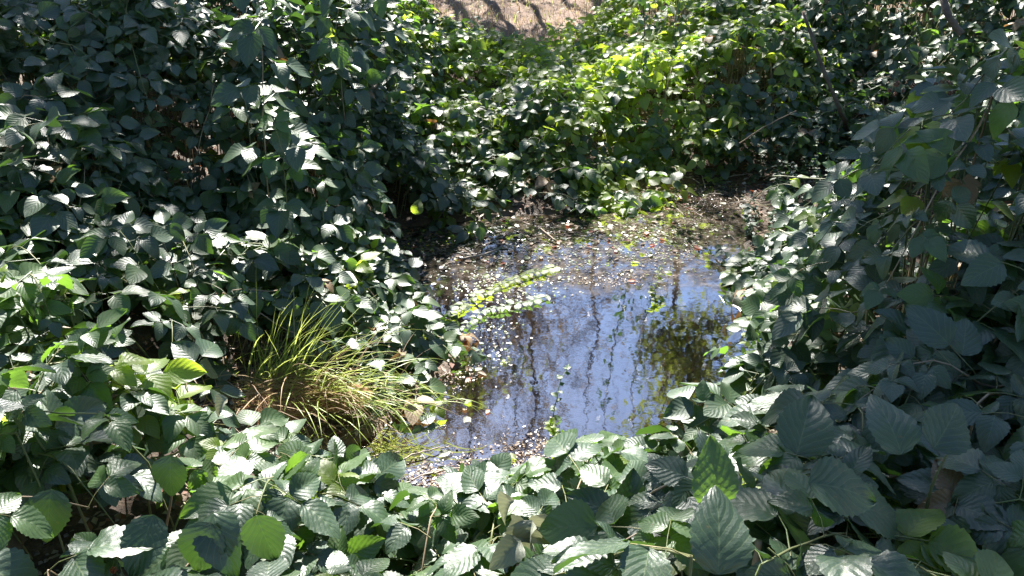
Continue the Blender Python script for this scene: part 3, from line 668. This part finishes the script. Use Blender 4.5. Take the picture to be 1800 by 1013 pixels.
sky_block_tree('big leafy tree added unseen behind the camera to the left to block sky light', (-3.2, -3.6, 0), 7, 2.6, 53)
sky_block_tree('big leafy tree added unseen behind the camera to the right to block sky light', (2.8, -3.8, 0), 7.5, 2.8, 54)
sky_block_tree('big leafy tree added unseen at the far left to block sky light', (-7, 6.5, 0), 7.5, 2.6, 55)
sky_block_tree('big leafy tree added unseen at the far right to block sky light', (8.5, 7.5, 0), 8, 2.7, 56)
def shrub(label, x, y, rx, hz, seed, n=2600, lsz=.075, mi=0):
    r = random.Random(seed); rn = np.random.default_rng(seed); base = Vector((x, y, g1(x, y) - .03)); e = empty('shrub', base, label, 'shrub', 'shrubs behind the brambles')
    st = MB(); pts = []
    for k in range(22):
        a = r.uniform(0, 6.28); u = r.uniform(.2, 1); tip = Vector((math.cos(a) * rx * u, math.sin(a) * rx * .7 * u, hz * r.uniform(.55, 1.05) * (1.1 - .4 * u)))
        path = bend(Vector((r.gauss(0, .08), r.gauss(0, .08), 0)), tip, r, 6, .06); st.tube(path, [.012 * (1 - .8 * i / 6) for i in range(7)], 4)
        for _ in range(n // 22):
            q = path[r.randrange(1, 7)]; pts.append((q.x + r.gauss(0, .12), q.y + r.gauss(0, .12), max(.02, q.z + r.gauss(0, .12))))
    st.obj('stem', BARK, e); c = MB(); leaf_cloud(c, pts, lsz, rn, 0); o = c.obj('foliage', [LEAF[mi]], e, smooth=False); o['kind'] = 'stuff'
shrub('dark leafy shrub between the leaning grey stems at the top right', 2.35, 5.9, .75, .85, 86, 2600, .08)
shrub('dark leafy shrub at the top right behind the leaning grey stems', 2.6, 8.9, 1.2, 1.5, 81)
shrub('dark leafy shrub in the top right corner behind the bramble wall', 4.4, 8.3, 1.3, 1.9, 82)
shrub('greener shrub at the top edge right of the hanging twigs', 1.75, 9.8, .75, 1.3, 83, 1800, .07, 1)
shrub('dark shrub at the top edge left of the dry grass', -1.9, 8.2, .75, 1.2, 84)
shrub('dark shrub at the top left behind the thicket', -3.4, 7.6, 1.2, 1.5, 85)
# two thin twigs hanging in front of the sunlit bank
def hanging(name, label, px, pts_px, d, seed, parent_pt):
    r = random.Random(seed); base = Vector(parent_pt); e = empty(name, base, label, 'twig', 'twigs hanging from above')
    path = [Vector((0, 0, 0))] + [Pd(a, b, d) - base for a, b in pts_px]
    fine = []
    for a, b in zip(path[:-1], path[1:]): fine += bend(a, b, r, 4, .02)[:-1]
    fine.append(path[-1]); mb = MB(); mb.tube(fine, [.007 * (1 - .75 * i / len(fine)) for i in range(len(fine))], 4); mb.obj('stem', BARK, e)
    mats_ = MB(); pl = []
    for q in fine[3:]:
        for _ in range(5): pl.append((q.x + r.gauss(0, .035), q.y + r.gauss(0, .035), q.z + r.gauss(0, .05)))
    leaf_cloud(mats_, pl, .05, np.random.default_rng(seed), 0, 1.0); o = mats_.obj('small_leaves', [LEAF[0]], e, smooth=False); o['kind'] = 'stuff'
hanging('hanging_twig', 'thin dark leafy twig hanging down at the top edge, left one of two', 0, [(1135, -420, ), (1133, -120), (1131, 0), (1133, 60), (1126, 128)], 4.5, 3, (.75, 4.9, 2.9))
hanging('hanging_twig', 'thin dark twig hanging down at the top edge, right one of two', 0, [(1205, -430), (1194, -120), (1192, 0), (1186, 70)], 4.7, 4, (1.0, 5.1, 3.0))

# ------------------------------------------------------------------ ground cover
def on_ground(x, y): return g1(x, y)
def flakes(name, n, xr, yr, size, mats, seed, cond=None, lift=.004, tilt=.35, weights=None):
    rn = np.random.default_rng(seed); x = rn.uniform(*xr, n); y = rn.uniform(*yr, n)
    if cond is not None: k = cond(x, y, rn); x, y = x[k], y[k]
    z = G(x, y) + lift; n = len(x); a = rn.uniform(0, 6.283, n); s_ = size * rn.uniform(.4, 1.5, n)
    u = np.stack([np.cos(a), np.sin(a), rn.normal(0, tilt, n)], 1); w_ = np.stack([-np.sin(a), np.cos(a), rn.normal(0, tilt, n)], 1)
    c = np.stack([x, y, z + np.abs(rn.normal(0, .006, n))], 1); s1 = s_[:, None]
    V = np.stack([c - u * s1 * .5, c + w_ * s1 * .28 + [0, 0, .002], c + u * s1 * .5, c - w_ * s1 * .28 + [0, 0, .002]], 1).reshape(-1, 3)
    mb = MB(); mb.v = list(map(tuple, V.tolist())); q = np.arange(n) * 4
    mb.f = list(zip(q.tolist(), (q + 1).tolist(), (q + 2).tolist(), (q + 3).tolist())); mb.uv = [(0, .5), (.5, 1), (1, .5), (.5, 0)] * n; mb.m = rn.integers(0, len(mats), n).tolist()
    o = mb.obj(name, mats, None, smooth=False); o['kind'] = 'stuff'; return o
flakes('leaf_litter', 42000, (-2.6, 3), (1, 6.5), .024, [DRYLEAF, DRYLEAF, WOOD, WILT, REDLEAF], 3, lambda x, y, r_: (sdf(x, y) > -.02) & (r_.random(len(x)) < .8))

def blades(name, n, xr, yr, hgt, mats, seed, lean=.6, cond=None, wd=.004):
    rn = np.random.default_rng(seed); x = rn.uniform(*xr, n); y = rn.uniform(*yr, n)
    if cond is not None: k = cond(x, y, rn); x, y = x[k], y[k]
    n = len(x); z = G(x, y) - .01; a = rn.uniform(0, 6.283, n); h = hgt * rn.uniform(.4, 1.4, n); ln = rn.uniform(0, 1, n) * lean * h * 1.6
    c = np.stack([x, y, z], 1); d = np.stack([np.cos(a), np.sin(a), a * 0], 1); q = np.stack([-np.sin(a), np.cos(a), a * 0], 1) * wd * rn.uniform(.6, 1.5, n)[:, None]
    up = np.array([0, 0, 1.]); h1 = h[:, None]; l1 = ln[:, None]
    m_ = c + up * h1 * .6 + d * l1 * .35; t_ = c + up * h1 * (1 - .35 * lean) + d * l1
    V = np.stack([c - q, c + q, m_ + q * .8, m_ - q * .8, t_], 1).reshape(-1, 3); mb = MB(); mb.v = list(map(tuple, V.tolist())); b = (np.arange(n) * 5).tolist()
    mb.f = [(i, i + 1, i + 2, i + 3) for i in b] + [(i + 3, i + 2, i + 4) for i in b]; mi = rn.integers(0, len(mats), n).tolist(); mb.m = mi + mi; mb.uv = [(0, .5)] * (5 * n)
    o = mb.obj(name, mats, None); o['kind'] = 'stuff'; return o
blades('dry_grass', 30000, (-4, 5), (5.8, 14), .12, [STRAW, STRAW, GRASSDRY, STRAW, GRASS], 5, 1.0, lambda x, y, r_: (y > 6.3 + r_.normal(0, .3, len(x))), .003)
blades('bank_grass', 1500, (-1.5, 0), (2.0, 3.2), .07, [GRASS, GRASSDRY, STRAW], 8, 1.0, lambda x, y, r_: (np.hypot(x - Pz(500, 690, .1).x, y - Pz(500, 690, .1).y) < .45) & (sdf(x, y) > .01), .0022)

# ------------------------------------------------------------------ grass tuft
def blade_mesh(path, wd, m):
    mb = MB(); V = []; k = len(path)
    for i, p in enumerate(path):
        t = (path[min(i + 1, k - 1)] - path[max(i - 1, 0)]).normalized(); s_ = t.cross(Vector((0, .35, 1))); s_ = s_.normalized() if s_.length > 1e-3 else Vector((1, 0, 0))
        ww = wd * (1 - (i / (k - 1))**2.2) * .5 + .0002
        V += [p - s_ * ww, p + Vector((0, 0, -ww * .5)), p + s_ * ww]
    F = []
    for i in range(k - 1):
        a = i * 3; F += [(a, a + 1, a + 4, a + 3), (a + 1, a + 2, a + 5, a + 4)]
    mb.add(V, F); return mb
def grass_tuft():
    r = random.Random(9); base = Pz(500, 690, .12); base.z = on_ground(base.x, base.y)
    e = empty('grass_tuft', base, 'tuft of bright green and straw yellow grass sprawling toward the water on the left bank', 'grass tuft')
    mound = MB(); rings = 9; V = []; F = []
    for i in range(rings):
        for k in range(22):
            a = k / 22 * 6.283; rr = .20 * (i + .2) / rings * (1 + .22 * math.sin(a * 3 + 1) + r.uniform(-.08, .08))
            V.append((rr * 1.35 * math.cos(a), rr * .75 * math.sin(a), .075 * math.cos(i / (rings - 1) * 1.5) + r.uniform(-.006, .006) - .01))
    for i in range(rings - 1):
        for k in range(22): F.append((i * 22 + k, i * 22 + (k + 1) % 22, (i + 1) * 22 + (k + 1) % 22, (i + 1) * 22 + k))
    F.append(tuple(range(22)))
    mound.add(V, F); mound.obj('root_mound', plain('root_mound', (.16, .07, .035), (.36, .19, .10), .9, 70, .9, .01), e)
    meshes = []
    def arc(kind):
        if kind == 'up': ln = r.uniform(.16, .40); a0 = R(r.uniform(62, 88)); curl_ = r.uniform(.1, .9)
        elif kind == 'mid': ln = r.uniform(.20, .42); a0 = R(r.uniform(35, 62)); curl_ = r.uniform(.5, 1.5)
        else: ln = r.uniform(.20, .45); a0 = R(r.uniform(18, 42)); curl_ = r.uniform(.6, 1.5)
        pts = [Vector((0, 0, 0))]; a = a0
        for i in range(7):
            pts.append(pts[-1] + Vector((math.cos(a), r.gauss(0, .03), math.sin(a))) * ln / 7); a -= curl_ / 7 * (1 + i * .15)
        return pts
    for kind, nn, wd, m in (('up', 9, .0048, GRASS), ('mid', 9, .0042, GRASS), ('low', 10, .0038, GRASS), ('low', 7, .0034, GRASSDRY), ('mid', 6, .0034, STRAW)):
        for _ in range(nn): meshes.append((kind, m, blade_mesh(arc(kind), wd * r.uniform(.8, 1.3), m).mesh('blade', m)))
    def place(sel, nn, cx, cy_, sx_, sy_, head, hs):
        for _ in range(nn):
            ms = [q for q in meshes if sel(q)]; o = link(bpy.data.objects.new('blade', r.choice(ms)[2]), e)
            x, y = cx + r.gauss(0, sx_), cy_ + r.gauss(0, sy_); z = max(0, .06 * (1 - (x * x / .07 + y * y / .02)))
            gz = on_ground(base.x + x, base.y + y) - base.z
            o.location = (x, y, max(z, gz) - .005); o.rotation_euler = (R(r.gauss(0, 10)), R(r.gauss(0, 6)), R(head + r.gauss(0, hs))); k = r.uniform(.6, 1.08); o.scale = (k, k, k)
    place(lambda q: q[0] == 'up', 62, -.04, .05, .055, .03, 10, 55)
    place(lambda q: q[0] == 'mid' and q[1] is GRASS, 62, .03, .04, .10, .03, 5, 45)
    place(lambda q: q[0] == 'low' and q[1] is GRASS, 120, .14, -.0, .12, .045, -18, 26)
    place(lambda q: q[0] == 'low' and q[1] is GRASSDRY, 34, .05, -.03, .12, .05, -40, 50)
    place(lambda q: q[1] is STRAW, 42, .05, .0, .14, .05, -15, 45)
    mb = MB()
    for _ in range(1500):
        a = r.uniform(0, 6.283); x = r.gauss(.02, .13); y = r.gauss(-.02, .07); z = max(.075 * (1 - (x * x / .075 + y * y / .024)), on_ground(base.x + x, base.y + y) - base.z)
        p = Vector((x, y, z)); d = Vector((math.cos(a), math.sin(a), r.uniform(-.3, .9))); d.normalize(); ln = r.uniform(.02, .08); q = d.orthogonal().normalized() * .0011
        mb.add([p - q, p + q, p + d * ln], [(0, 1, 2)], None, r.choice([0, 0, 1, 2]))
    o = mb.obj('dry_thatch', [GRASSDRY, STRAW, GRASS], e); o['kind'] = 'stuff'
grass_tuft()

# ------------------------------------------------------------------ things on the water
def floating(name, n, region, size, mats, seed, z=.003, tilt=.08, dens=None):
    """region: list of (pixel x, pixel y, spread x, spread y, share)"""
    rn = np.random.default_rng(seed); X = []; Y = []
    for (px, py, sx_, sy_, sh) in region:
        k = int(n * sh); a = rn.normal(px, sx_, k); b = rn.normal(py, sy_, k); d = CAM_Z / (math.sin(PITCH) + math.cos(PITCH) * (b - 506.5) / FPX)
        X.append((a - 900) / FPX * d); Y.append(d * (math.cos(PITCH) - (b - 506.5) / FPX * math.sin(PITCH)))
    x = np.concatenate(X); y = np.concatenate(Y); k = (sdf(x, y) < .02); x, y = x[k], y[k]; n = len(x)
    a = rn.uniform(0, 6.283, n); s1 = (size * rn.uniform(.35, 1.5, n))[:, None]; asp = rn.uniform(.25, .8, n)[:, None]
    u = np.stack([np.cos(a), np.sin(a), rn.normal(0, tilt, n)], 1); w_ = np.stack([-np.sin(a), np.cos(a), rn.normal(0, tilt, n)], 1); c = np.stack([x, y, z + rn.uniform(0, .003, n) + tilt * s1[:, 0] * .5], 1)
    V = np.stack([c - u * s1 * .5, c + w_ * s1 * .5 * asp - u * s1 * .15, c + w_ * s1 * .4 * asp + u * s1 * .25, c + u * s1 * .5, c - w_ * s1 * .45 * asp + u * s1 * .1, c - w_ * s1 * .4 * asp - u * s1 * .25], 1).reshape(-1, 3)
    mb = MB(); mb.v = list(map(tuple, V.tolist())); mb.f = [tuple(range(i, i + 6))[::-1] for i in range(0, 6 * n, 6)]; mb.uv = [(0, .5), (.3, .9), (.7, .9), (1, .5), (.6, .1), (.2, .1)] * n; mb.m = rn.integers(0, len(mats), n).tolist()
    o = mb.obj(name, mats, None, smooth=False); o['kind'] = 'stuff'; return o
floating('floating_debris', 5000, [(820, 850, 75, 22, .42), (930, 800, 45, 22, .10), (790, 650, 25, 20, .06), (1070, 492, 42, 6, .05), (1235, 350, 40, 22, .30), (1180, 430, 50, 25, .06), (870, 420, 90, 20, .04), (700, 930, 60, 25, .06)], .0085, [FLECK, MUDDY, MUDDY, DRYLEAF], 4, .002, .25)
floating('duckweed', 3000, [(1000, 440, 110, 28, .4), (880, 500, 60, 18, .2), (1150, 415, 60, 28, .25), (870, 600, 25, 40, .06), (1230, 400, 30, 40, .05)], .011, [WEED, MUDDY, LEAF[0], MUDDY], 5, .001, .06)
floating('sunken_leaf_mat', 1000, [(800, 430, 90, 25, .5), (1000, 410, 90, 15, .3), (700, 480, 30, 20, .2)], .024, [MUDDY, LEAF[0], DRYLEAF, MUDDY], 6, .001, .12)
r = random.Random(77)
fl_mesh = []
for k in range(8):
    V, F, UV = leaflet_geo(900 + k, 6, 2, length=.04, droop=.12, cup=.2, teeth=False, ratio=r.uniform(.45, .8)); mb = MB(); mb.add(V, F, UV); fl_mesh.append(mb.mesh('floating_leaf', [DRYLEAF, WILT, REDLEAF, LEAF[2]][k % 4]))
for k in range(170):
    px, py = r.choice([(r.gauss(880, 110), r.gauss(430, 22)), (r.gauss(1080, 90), r.gauss(440, 28)), (r.gauss(1230, 40), r.gauss(360, 25)), (r.gauss(1190, 50), r.gauss(390, 20)), (r.gauss(800, 35), r.gauss(650, 40)), (r.gauss(860, 80), r.gauss(845, 20))])
    p = Pz(px, py, .004)
    if sdf(np.array([p.x]), np.array([p.y]))[0] > -.01: continue
    c_ = r.randrange(8); o = link(bpy.data.objects.new('floating_leaf', fl_mesh[c_])); o.location = (p.x, p.y, .005); o.rotation_euler = (R(r.gauss(0, 8)), R(r.gauss(0, 8)), r.uniform(0, 6.28)); k_ = r.uniform(.5, 1.2); o.scale = (k_, k_, k_)
    col_ = ['brown', 'pale grey', 'reddish', 'yellow-green'][c_ % 4]; zone = 'far narrow end of the pond' if py < 400 else 'dark upper part of the pond' if py < 560 else 'left edge of the open water' if py < 740 else 'sparkling near end of the pond'
    tag(o, 'small %s leaf floating at the %s' % (col_, zone), 'leaf', 'small %s leaves floating on the pond' % col_)

def sprig(name, label, cat, pts, nleaf, seed, lsz=.035, mi=1, stem=.0022, flat=False, group=None, spiral=False, leafmesh=None):
    """leafy stem: pts are world points from root to tip"""
    r = random.Random(seed); base = Vector(pts[0]); e = empty(name, base, label, cat, group); P2 = [Vector(p) - base for p in pts]; fine = []
    for a, b in zip(P2[:-1], P2[1:]): fine += bend(a, b, r, 3, .03)[:-1]
    fine.append(P2[-1]); mb = MB(); mb.tube(fine, [stem * (1 - .6 * i / len(fine)) for i in range(len(fine))], 5); mb.obj('stem', STEM, e)
    for i in range(nleaf):
        t = (i + .6) / nleaf * (len(fine) - 1); k = int(t); p = fine[k].lerp(fine[min(k + 1, len(fine) - 1)], t - k); tan = (fine[min(k + 1, len(fine) - 1)] - fine[k - 1 if k else 0]).normalized()
        a = i * 2.4 + r.uniform(-.4, .4); q = tan.orthogonal().normalized(); q = Matrix.Rotation(a, 3, tan) @ q
        if flat: q = Vector((q.x, q.y, 0)); fw = (q.normalized() if q.length > .01 else Vector((1, 0, 0))) + tan * .4; fw.z = 0; n_ = Vector((r.gauss(0, .12), r.gauss(0, .12), 1))
        else: fw = q + tan * r.uniform(.1, .6); n_ = Vector((r.gauss(0, .3), r.gauss(-.2, .3), 1))
        o = link(bpy.data.objects.new('leaf', leafmesh or LOW1[mi][r.randrange(4)]), e); o.matrix_local = orient(p, fw, n_) @ Matrix.Scale(lsz / .095 * r.uniform(.7, 1.2) * (1 - .3 * i / nleaf), 4)
    return e, fine
LOW1 = [[None] * 4 for _ in range(3)]
for k in range(4):
    V, F, UV = leaflet_geo(800 + k, 6, 2, ratio=.62 + .06 * k, droop=.25, teeth=False)
    for mi in range(3): mb = MB(); mb.add(V, F, UV); LOW1[mi][k] = mb.mesh('leaf', LEAF[mi])
def W(*q): return [Pz(a, b, z) for a, b, z in q]
sprig('water_sprig', 'light green leafy shoot lying across the upper left water', 'water plant', W((980, 468, .01), (930, 480, .02), (880, 500, .015), (820, 530, .02), (790, 560, .01)), 46, 1, .05, 2, flat=True)
sprig('water_sprig', 'shorter light green leafy shoot in the water, nearer than the long one', 'water plant', W((965, 520, .01), (900, 535, .02), (850, 545, .015), (815, 580, .02)), 30, 2, .045, 1, flat=True)
sprig('water_sprig', 'green plant standing in the right part of the upper pond', 'water plant', W((1160, 545, -.02), (1150, 510, .05), (1160, 470, .10)), 20, 3, .035, 2)
sprig('water_sprig', 'small leafy sprig rising out of the middle of the mirror-like water', 'water plant', W((968, 760, -.02), (975, 715, .05), (985, 670, .12), (1000, 640, .15)), 14, 4, .035, 1)
sprig('water_sprig', 'white-green sprig standing at the near end of the pond', 'water plant', W((985, 800, -.02), (975, 765, .06), (965, 740, .09)), 22, 5, .035, 2)
sprig('water_sprig', 'yellow-green sprig hugging the right edge of the pond', 'water plant', W((1330, 640, 0), (1310, 600, .05), (1320, 560, .10)), 16, 6, .035, 2)

# herbs of the clearing
r = random.Random(5)
for k in range(58):
    px = r.uniform(1310, 1590); py = r.uniform(265, 410) + (px - 1310) * .03; z = .1
    p = Pz(px, py, z); p.z = on_ground(p.x, p.y)
    if sdf(np.array([p.x]), np.array([p.y]))[0] < .02: continue
    h = r.uniform(.08, .22); q = p + Vector((r.gauss(0, .04), r.gauss(0, .04), h)); m_ = p.lerp(q, .5) + Vector((r.gauss(0, .012), r.gauss(0, .012), 0))
    sprig('herb_plant', 'low green small-leaved herb in the %s %s part of the clearing behind the pond' % ('far' if py < 335 else 'near', 'left' if px < 1400 else 'middle' if px < 1490 else 'right'), 'herb', [p, m_, q], r.randrange(14, 26), 200 + k, r.uniform(.028, .045), r.choice([1, 1, 0, 0]), .0015, group='herbs in the clearing')
def mint(px, py, top_px, top_py, d, seed, label):
    b_ = Pd(px, py, d); b_.z = on_ground(b_.x, b_.y); t_ = Pd(top_px, top_py, d)
    e, fine = sprig('mint_plant', label, 'herb', [b_, b_.lerp(t_, .5) + Vector((.012, 0, 0)), t_], 16, seed, .035, 1, .0022, group='mint plants in flower')
    r = random.Random(seed)
    for k in range(5):
        i = len(fine) - 1 - k * .75; a = int(i); p = fine[a].lerp(fine[min(a + 1, len(fine) - 1)], i - a); mb = MB()
        for j in range(12):
            an = j / 12 * 6.283; d_ = Vector((math.cos(an), math.sin(an), r.uniform(-.3, .5))) * r.uniform(.010, .016) * (1 - .08 * (4 - k)); s_ = Vector((-math.sin(an), math.cos(an), 0)) * .0035
            c0 = Vector((0, 0, 0)); mb.add([c0, d_ * .6 + s_, d_, d_ * .6 - s_, d_ * .6 + Vector((0, 0, .005))], [(0, 1, 4), (1, 2, 4), (2, 3, 4), (3, 0, 4), (0, 3, 2, 1)])
        o = mb.obj('flower_whorl', FLOWER, e); o.location = p
mint(1436, 340, 1438, 208, 4.05, 61, 'upright mint stem with ringed flower whorls, left of the pair before the grey leaning stem')
mint(1452, 335, 1461, 206, 4.05, 62, 'upright mint stem with ringed flower whorls, right of the pair before the grey leaning stem')

# sticks, canes and stems
def stick(name, label, cat, pts, r0, r1, m, seed, n=7, group=None, thorns=0, amp=.015):
    r = random.Random(seed); base = Vector(pts[0]); P2 = [Vector(p) - base for p in pts]; fine = []
    for a, b in zip(P2[:-1], P2[1:]): fine += bend(a, b, r, 5, amp)[:-1]
    fine.append(P2[-1]); mb = MB(); k = len(fine); mb.tube(fine, [(r0 + (r1 - r0) * i / k) * r.uniform(.9, 1.12) for i in range(k)], n)
    o = mb.obj(name, m, None); o.location = base; tag(o, label, cat, group)
    if thorns:
        tm = MB(); tm.tube([(0, 0, 0), (0, .002, .004), (0, .002, .009)], [.0018, .001, .0001], 4); tme = tm.mesh('thorn', CANE_DRY)
        for i in range(thorns):
            t = r.random() * (k - 1.01); a = int(t); p = fine[a].lerp(fine[a + 1], t - a); tan = (fine[a + 1] - fine[a]).normalized(); q = Matrix.Rotation(r.uniform(0, 6.28), 3, tan) @ tan.orthogonal().normalized()
            th = link(bpy.data.objects.new('thorn', tme), o); th.matrix_local = orient(p, tan, q)
    return o
D_ = 1.42
stick('thorny_cane', 'brown thorny cane lying level among the broad leaves in the lower right', 'cane', [Pd(1525, 922, D_), Pd(1580, 920, D_), Pd(1625, 918, D_), Pd(1695, 928, D_)], .0034, .003, CANE_DRY, 1, 7, None, 14)
stick('thorny_cane', 'green thorny side shoot rising from the brown cane in the lower right', 'cane', [Pd(1624, 917, D_), Pd(1634, 870, D_ - .02), Pd(1646, 835, D_ - .03), Pd(1664, 800, D_ - .04)], .0032, .0018, CANE, 2, 6, None, 8)
stick('cane_stub', 'cut pale cane stub sticking up at the bottom edge right of the dark standing leaf', 'cane', [Pd(1326, 1005, 1.2), Pd(1334, 950, 1.2)], .0055, .005, CANE_DRY, 3)
stick('leaning_stem', 'grey brown bare stem leaning in the shade behind the mint', 'stem', [Pz(1492, 238, .25), Pd(1475, 190, 4.25), Pd(1450, 130, 4.2), Pd(1412, 20, 4.2)], .013, .009, BARK, 4, 8)
stick('leaning_stem', 'thick grey stem crossing the top edge in the upper right', 'stem', [Pd(1690, 60, 3.0), Pd(1668, 30, 3.0), Pd(1650, -30, 3.1)], .014, .011, BARK, 5, 8)
stick('thin_cane', 'long thin bare cane slanting across the shaded leaves right of the herb patch', 'cane', [Pd(1300, 252, 4.6), Pd(1345, 222, 4.5), Pd(1400, 195, 4.4)], .004, .003, CANE_DRY, 6)
stick('thin_cane', 'pale cane arching over the bramble below the herb patch', 'cane', [Pd(1370, 405, 3.1), Pd(1430, 430, 2.95), Pd(1470, 445, 2.9), Pd(1520, 462, 2.85)], .0045, .003, CANE, 7, 6, None, 10)
stick('thin_cane', 'thin brown cane running level over the herb patch', 'cane', [Pd(1360, 310, 3.9), Pd(1450, 315, 3.7), Pd(1520, 285, 3.6), Pd(1600, 280, 3.5)], .003, .002, CANE, 8)
stick('broken_log', 'pale broken log end at the left edge, bright in the sun', 'log', [Pz(-10, 628, .36), Pz(40, 612, .40), Pz(112, 604, .42)], .022, .016, WOOD, 9, 10, None, 0, .03)
stick('fallen_branch', 'thin level branch behind the broken log at the left edge', 'branch', [Pz(-20, 572, .42), Pz(40, 570, .44), Pz(130, 580, .42)], .008, .005, WOOD, 10)
stick('fallen_branch', 'dark upright forked twig at the left edge above the broken log', 'branch', [Pz(25, 575, .4), Pd(40, 530, 2.3), Pd(62, 500, 2.3)], .006, .004, BARK, 11)
stick('fallen_branch', 'grey dead branch lying in the dark under the hanging bramble, upper left of the pond', 'branch', [Pz(640, 445, .02), Pz(680, 432, .05), Pz(700, 405, .12)], .012, .008, WOOD, 12, 8, None, 0, .05)
stick('fallen_branch', 'reddish brown stick lying on the litter in the upper part of the pond', 'branch', [Pz(950, 402, .04), Pz(978, 425, .012)], .006, .005, CANE_DRY, 13)
stick('fallen_branch', 'long pale floating stick near the curled debris in the upper pond', 'branch', [Pz(810, 455, .008), Pz(850, 448, .012), Pz(878, 438, .01)], .006, .004, WOOD, 14)
STK = [(60, 845, 100, 880), (140, 890, 180, 915), (20, 900, 70, 930), (130, 935, 165, 945), (110, 980, 160, 1000), (200, 960, 260, 985), (60, 960, 100, 935), (190, 900, 150, 930)]
for i, (a, b, c, d) in enumerate(STK):
    p, q = Pz(a, b, .5), Pz(c, d, .5); p.z = on_ground(p.x, p.y) + .012; q.z = on_ground(q.x, q.y) + .012
    stick('ground_stick', 'short pale stick lying on the gravel in the bottom left corner', 'stick', [p, p.lerp(q, .5), q], .0065, .005, WOOD, 30 + i, 6, 'sticks on the gravel in the bottom left corner')
r = random.Random(14)
for i in range(26):
    px, py = r.choice([(r.uniform(150, 460), r.uniform(600, 740)), (r.uniform(1180, 1330), r.uniform(290, 360)), (r.uniform(560, 760), r.uniform(760, 830))])
    p = Pz(px, py, .1); a = r.uniform(0, 6.28); q = p + Vector((math.cos(a), math.sin(a), 0)) * r.uniform(.08, .25); p.z = on_ground(p.x, p.y) + .01; q.z = on_ground(q.x, q.y) + .02
    if min(sdf(np.array([p.x, q.x]), np.array([p.y, q.y]))) < 0: p.z = max(p.z, .008); q.z = max(q.z, .008)
    stick('ground_twig', 'thin dead twig lying on the bank litter', 'twig', [p, p.lerp(q, .5) + Vector((0, 0, .01)), q], .0032, .0018, WOOD, 60 + i, 5, 'dead twigs on the bank litter', 0, .05)

# pebbles of the bottom left corner
r = random.Random(4); peb = MB()
for i in range(420):
    p = Pz(r.gauss(150, 110), r.gauss(920, 60), .5); p.z = on_ground(p.x, p.y); s_ = r.uniform(.003, .010); V = []
    for (a, b, c) in ((1, 0, 0), (-1, 0, 0), (0, 1, 0), (0, -1, 0), (0, 0, .7), (0, 0, -.7)): V.append(p + Vector((a, b, c)) * s_ * r.uniform(.7, 1.3))
    peb.add(V, [(0, 2, 4), (2, 1, 4), (1, 3, 4), (3, 0, 4), (2, 0, 5), (1, 2, 5), (3, 1, 5), (0, 3, 5)], None, 0)
o = peb.obj('gravel', plain('gravel', (.12, .10, .11), (.40, .36, .36), .55, 30)); o['kind'] = 'stuff'

# berries, wilted leaves
def berries(label, px, py, d, n, m, seed, sz=.008, name='berry_cluster'):
    r = random.Random(seed); base = Pd(px, py, d); e = empty(name, base, label, 'berries'); me = None
    mb = MB()
    for k in range(13):
        a = k * 2.4; zz = 1 - 2 * (k + .5) / 13; q = math.sqrt(1 - zz * zz); c = Vector((math.cos(a) * q, math.sin(a) * q, zz)) * .7
        V = [c + Vector(v) * .42 for v in ((1, 0, 0), (-1, 0, 0), (0, 1, 0), (0, -1, 0), (0, 0, 1), (0, 0, -1))]; mb.add(V, [(0, 2, 4), (2, 1, 4), (1, 3, 4), (3, 0, 4), (2, 0, 5), (1, 2, 5), (3, 1, 5), (0, 3, 5)])
    me = mb.mesh('berry', m)
    stem_ = MB(); stem_.tube([(0, .02, .03), (0, 0, 0)], [.0015, .001], 4)
    for k in range(n):
        p = Vector((r.gauss(0, .022), r.gauss(0, .018), r.gauss(0, .016))); o = link(bpy.data.objects.new('berry', me), e); o.location = p; q = sz * r.uniform(.7, 1.2); o.scale = (q, q, q * 1.15); stem_.tube([(0, .02, .03), p * .5, p], [.0012, .001, .0008], 3)
    stem_.obj('stalk', CANE, e)
berries('cluster of dried brown berries under the large backlit leaf near the right edge', 1662, 152, 2.45, 13, BERRY_B, 1)
berries('small dried brown berry cluster left of the larger one, near the right edge', 1574, 153, 2.7, 6, BERRY_B, 2)
berries('bright red unripe berries at the bottom edge in the left corner', 212, 985, 1.42, 7, BERRY_R, 3)
berries('red berries over the pebbles beside the bottom left leaves', 1045, 905, 1.6, 3, BERRY_B, 4, .006)
r = random.Random(12)
for k, (px, py, d, sc) in enumerate([(935, 915, 1.5, .75), (915, 950, 1.48, .7), (955, 975, 1.45, .75), (895, 925, 1.52, .6), (970, 910, 1.55, .6), (1520, 940, 1.5, .6), (400, 700, 1.75, .5), (905, 880, 1.6, .55)]):
    o = link(bpy.data.objects.new('wilted_leaf', LEAF_WILT[k % 4])); o.matrix_world = orient(Pd(px, py, d), Vector((r.uniform(-1, 1), r.uniform(-.6, .2), r.uniform(-1, .3))), Vector((r.uniform(-.5, .5), -.5, r.uniform(.3, 1)))) @ Matrix.Scale(sc, 4)
    if k in (5, 6): tag(o, ['pale curled dead leaf on the dark ground above the thorny cane in the lower right', 'pale curled dead leaf below the grass tuft'][k - 5], 'leaf')
    else: tag(o, 'crumpled pale grey-green wilted leaf, %s in the bottom centre brambles' % ['the upper middle one', 'the lower left one', 'the lowest one', 'the one furthest left', 'the one furthest right', '', '', 'the topmost one'][k], 'leaf', 'wilted leaves at the bottom centre')
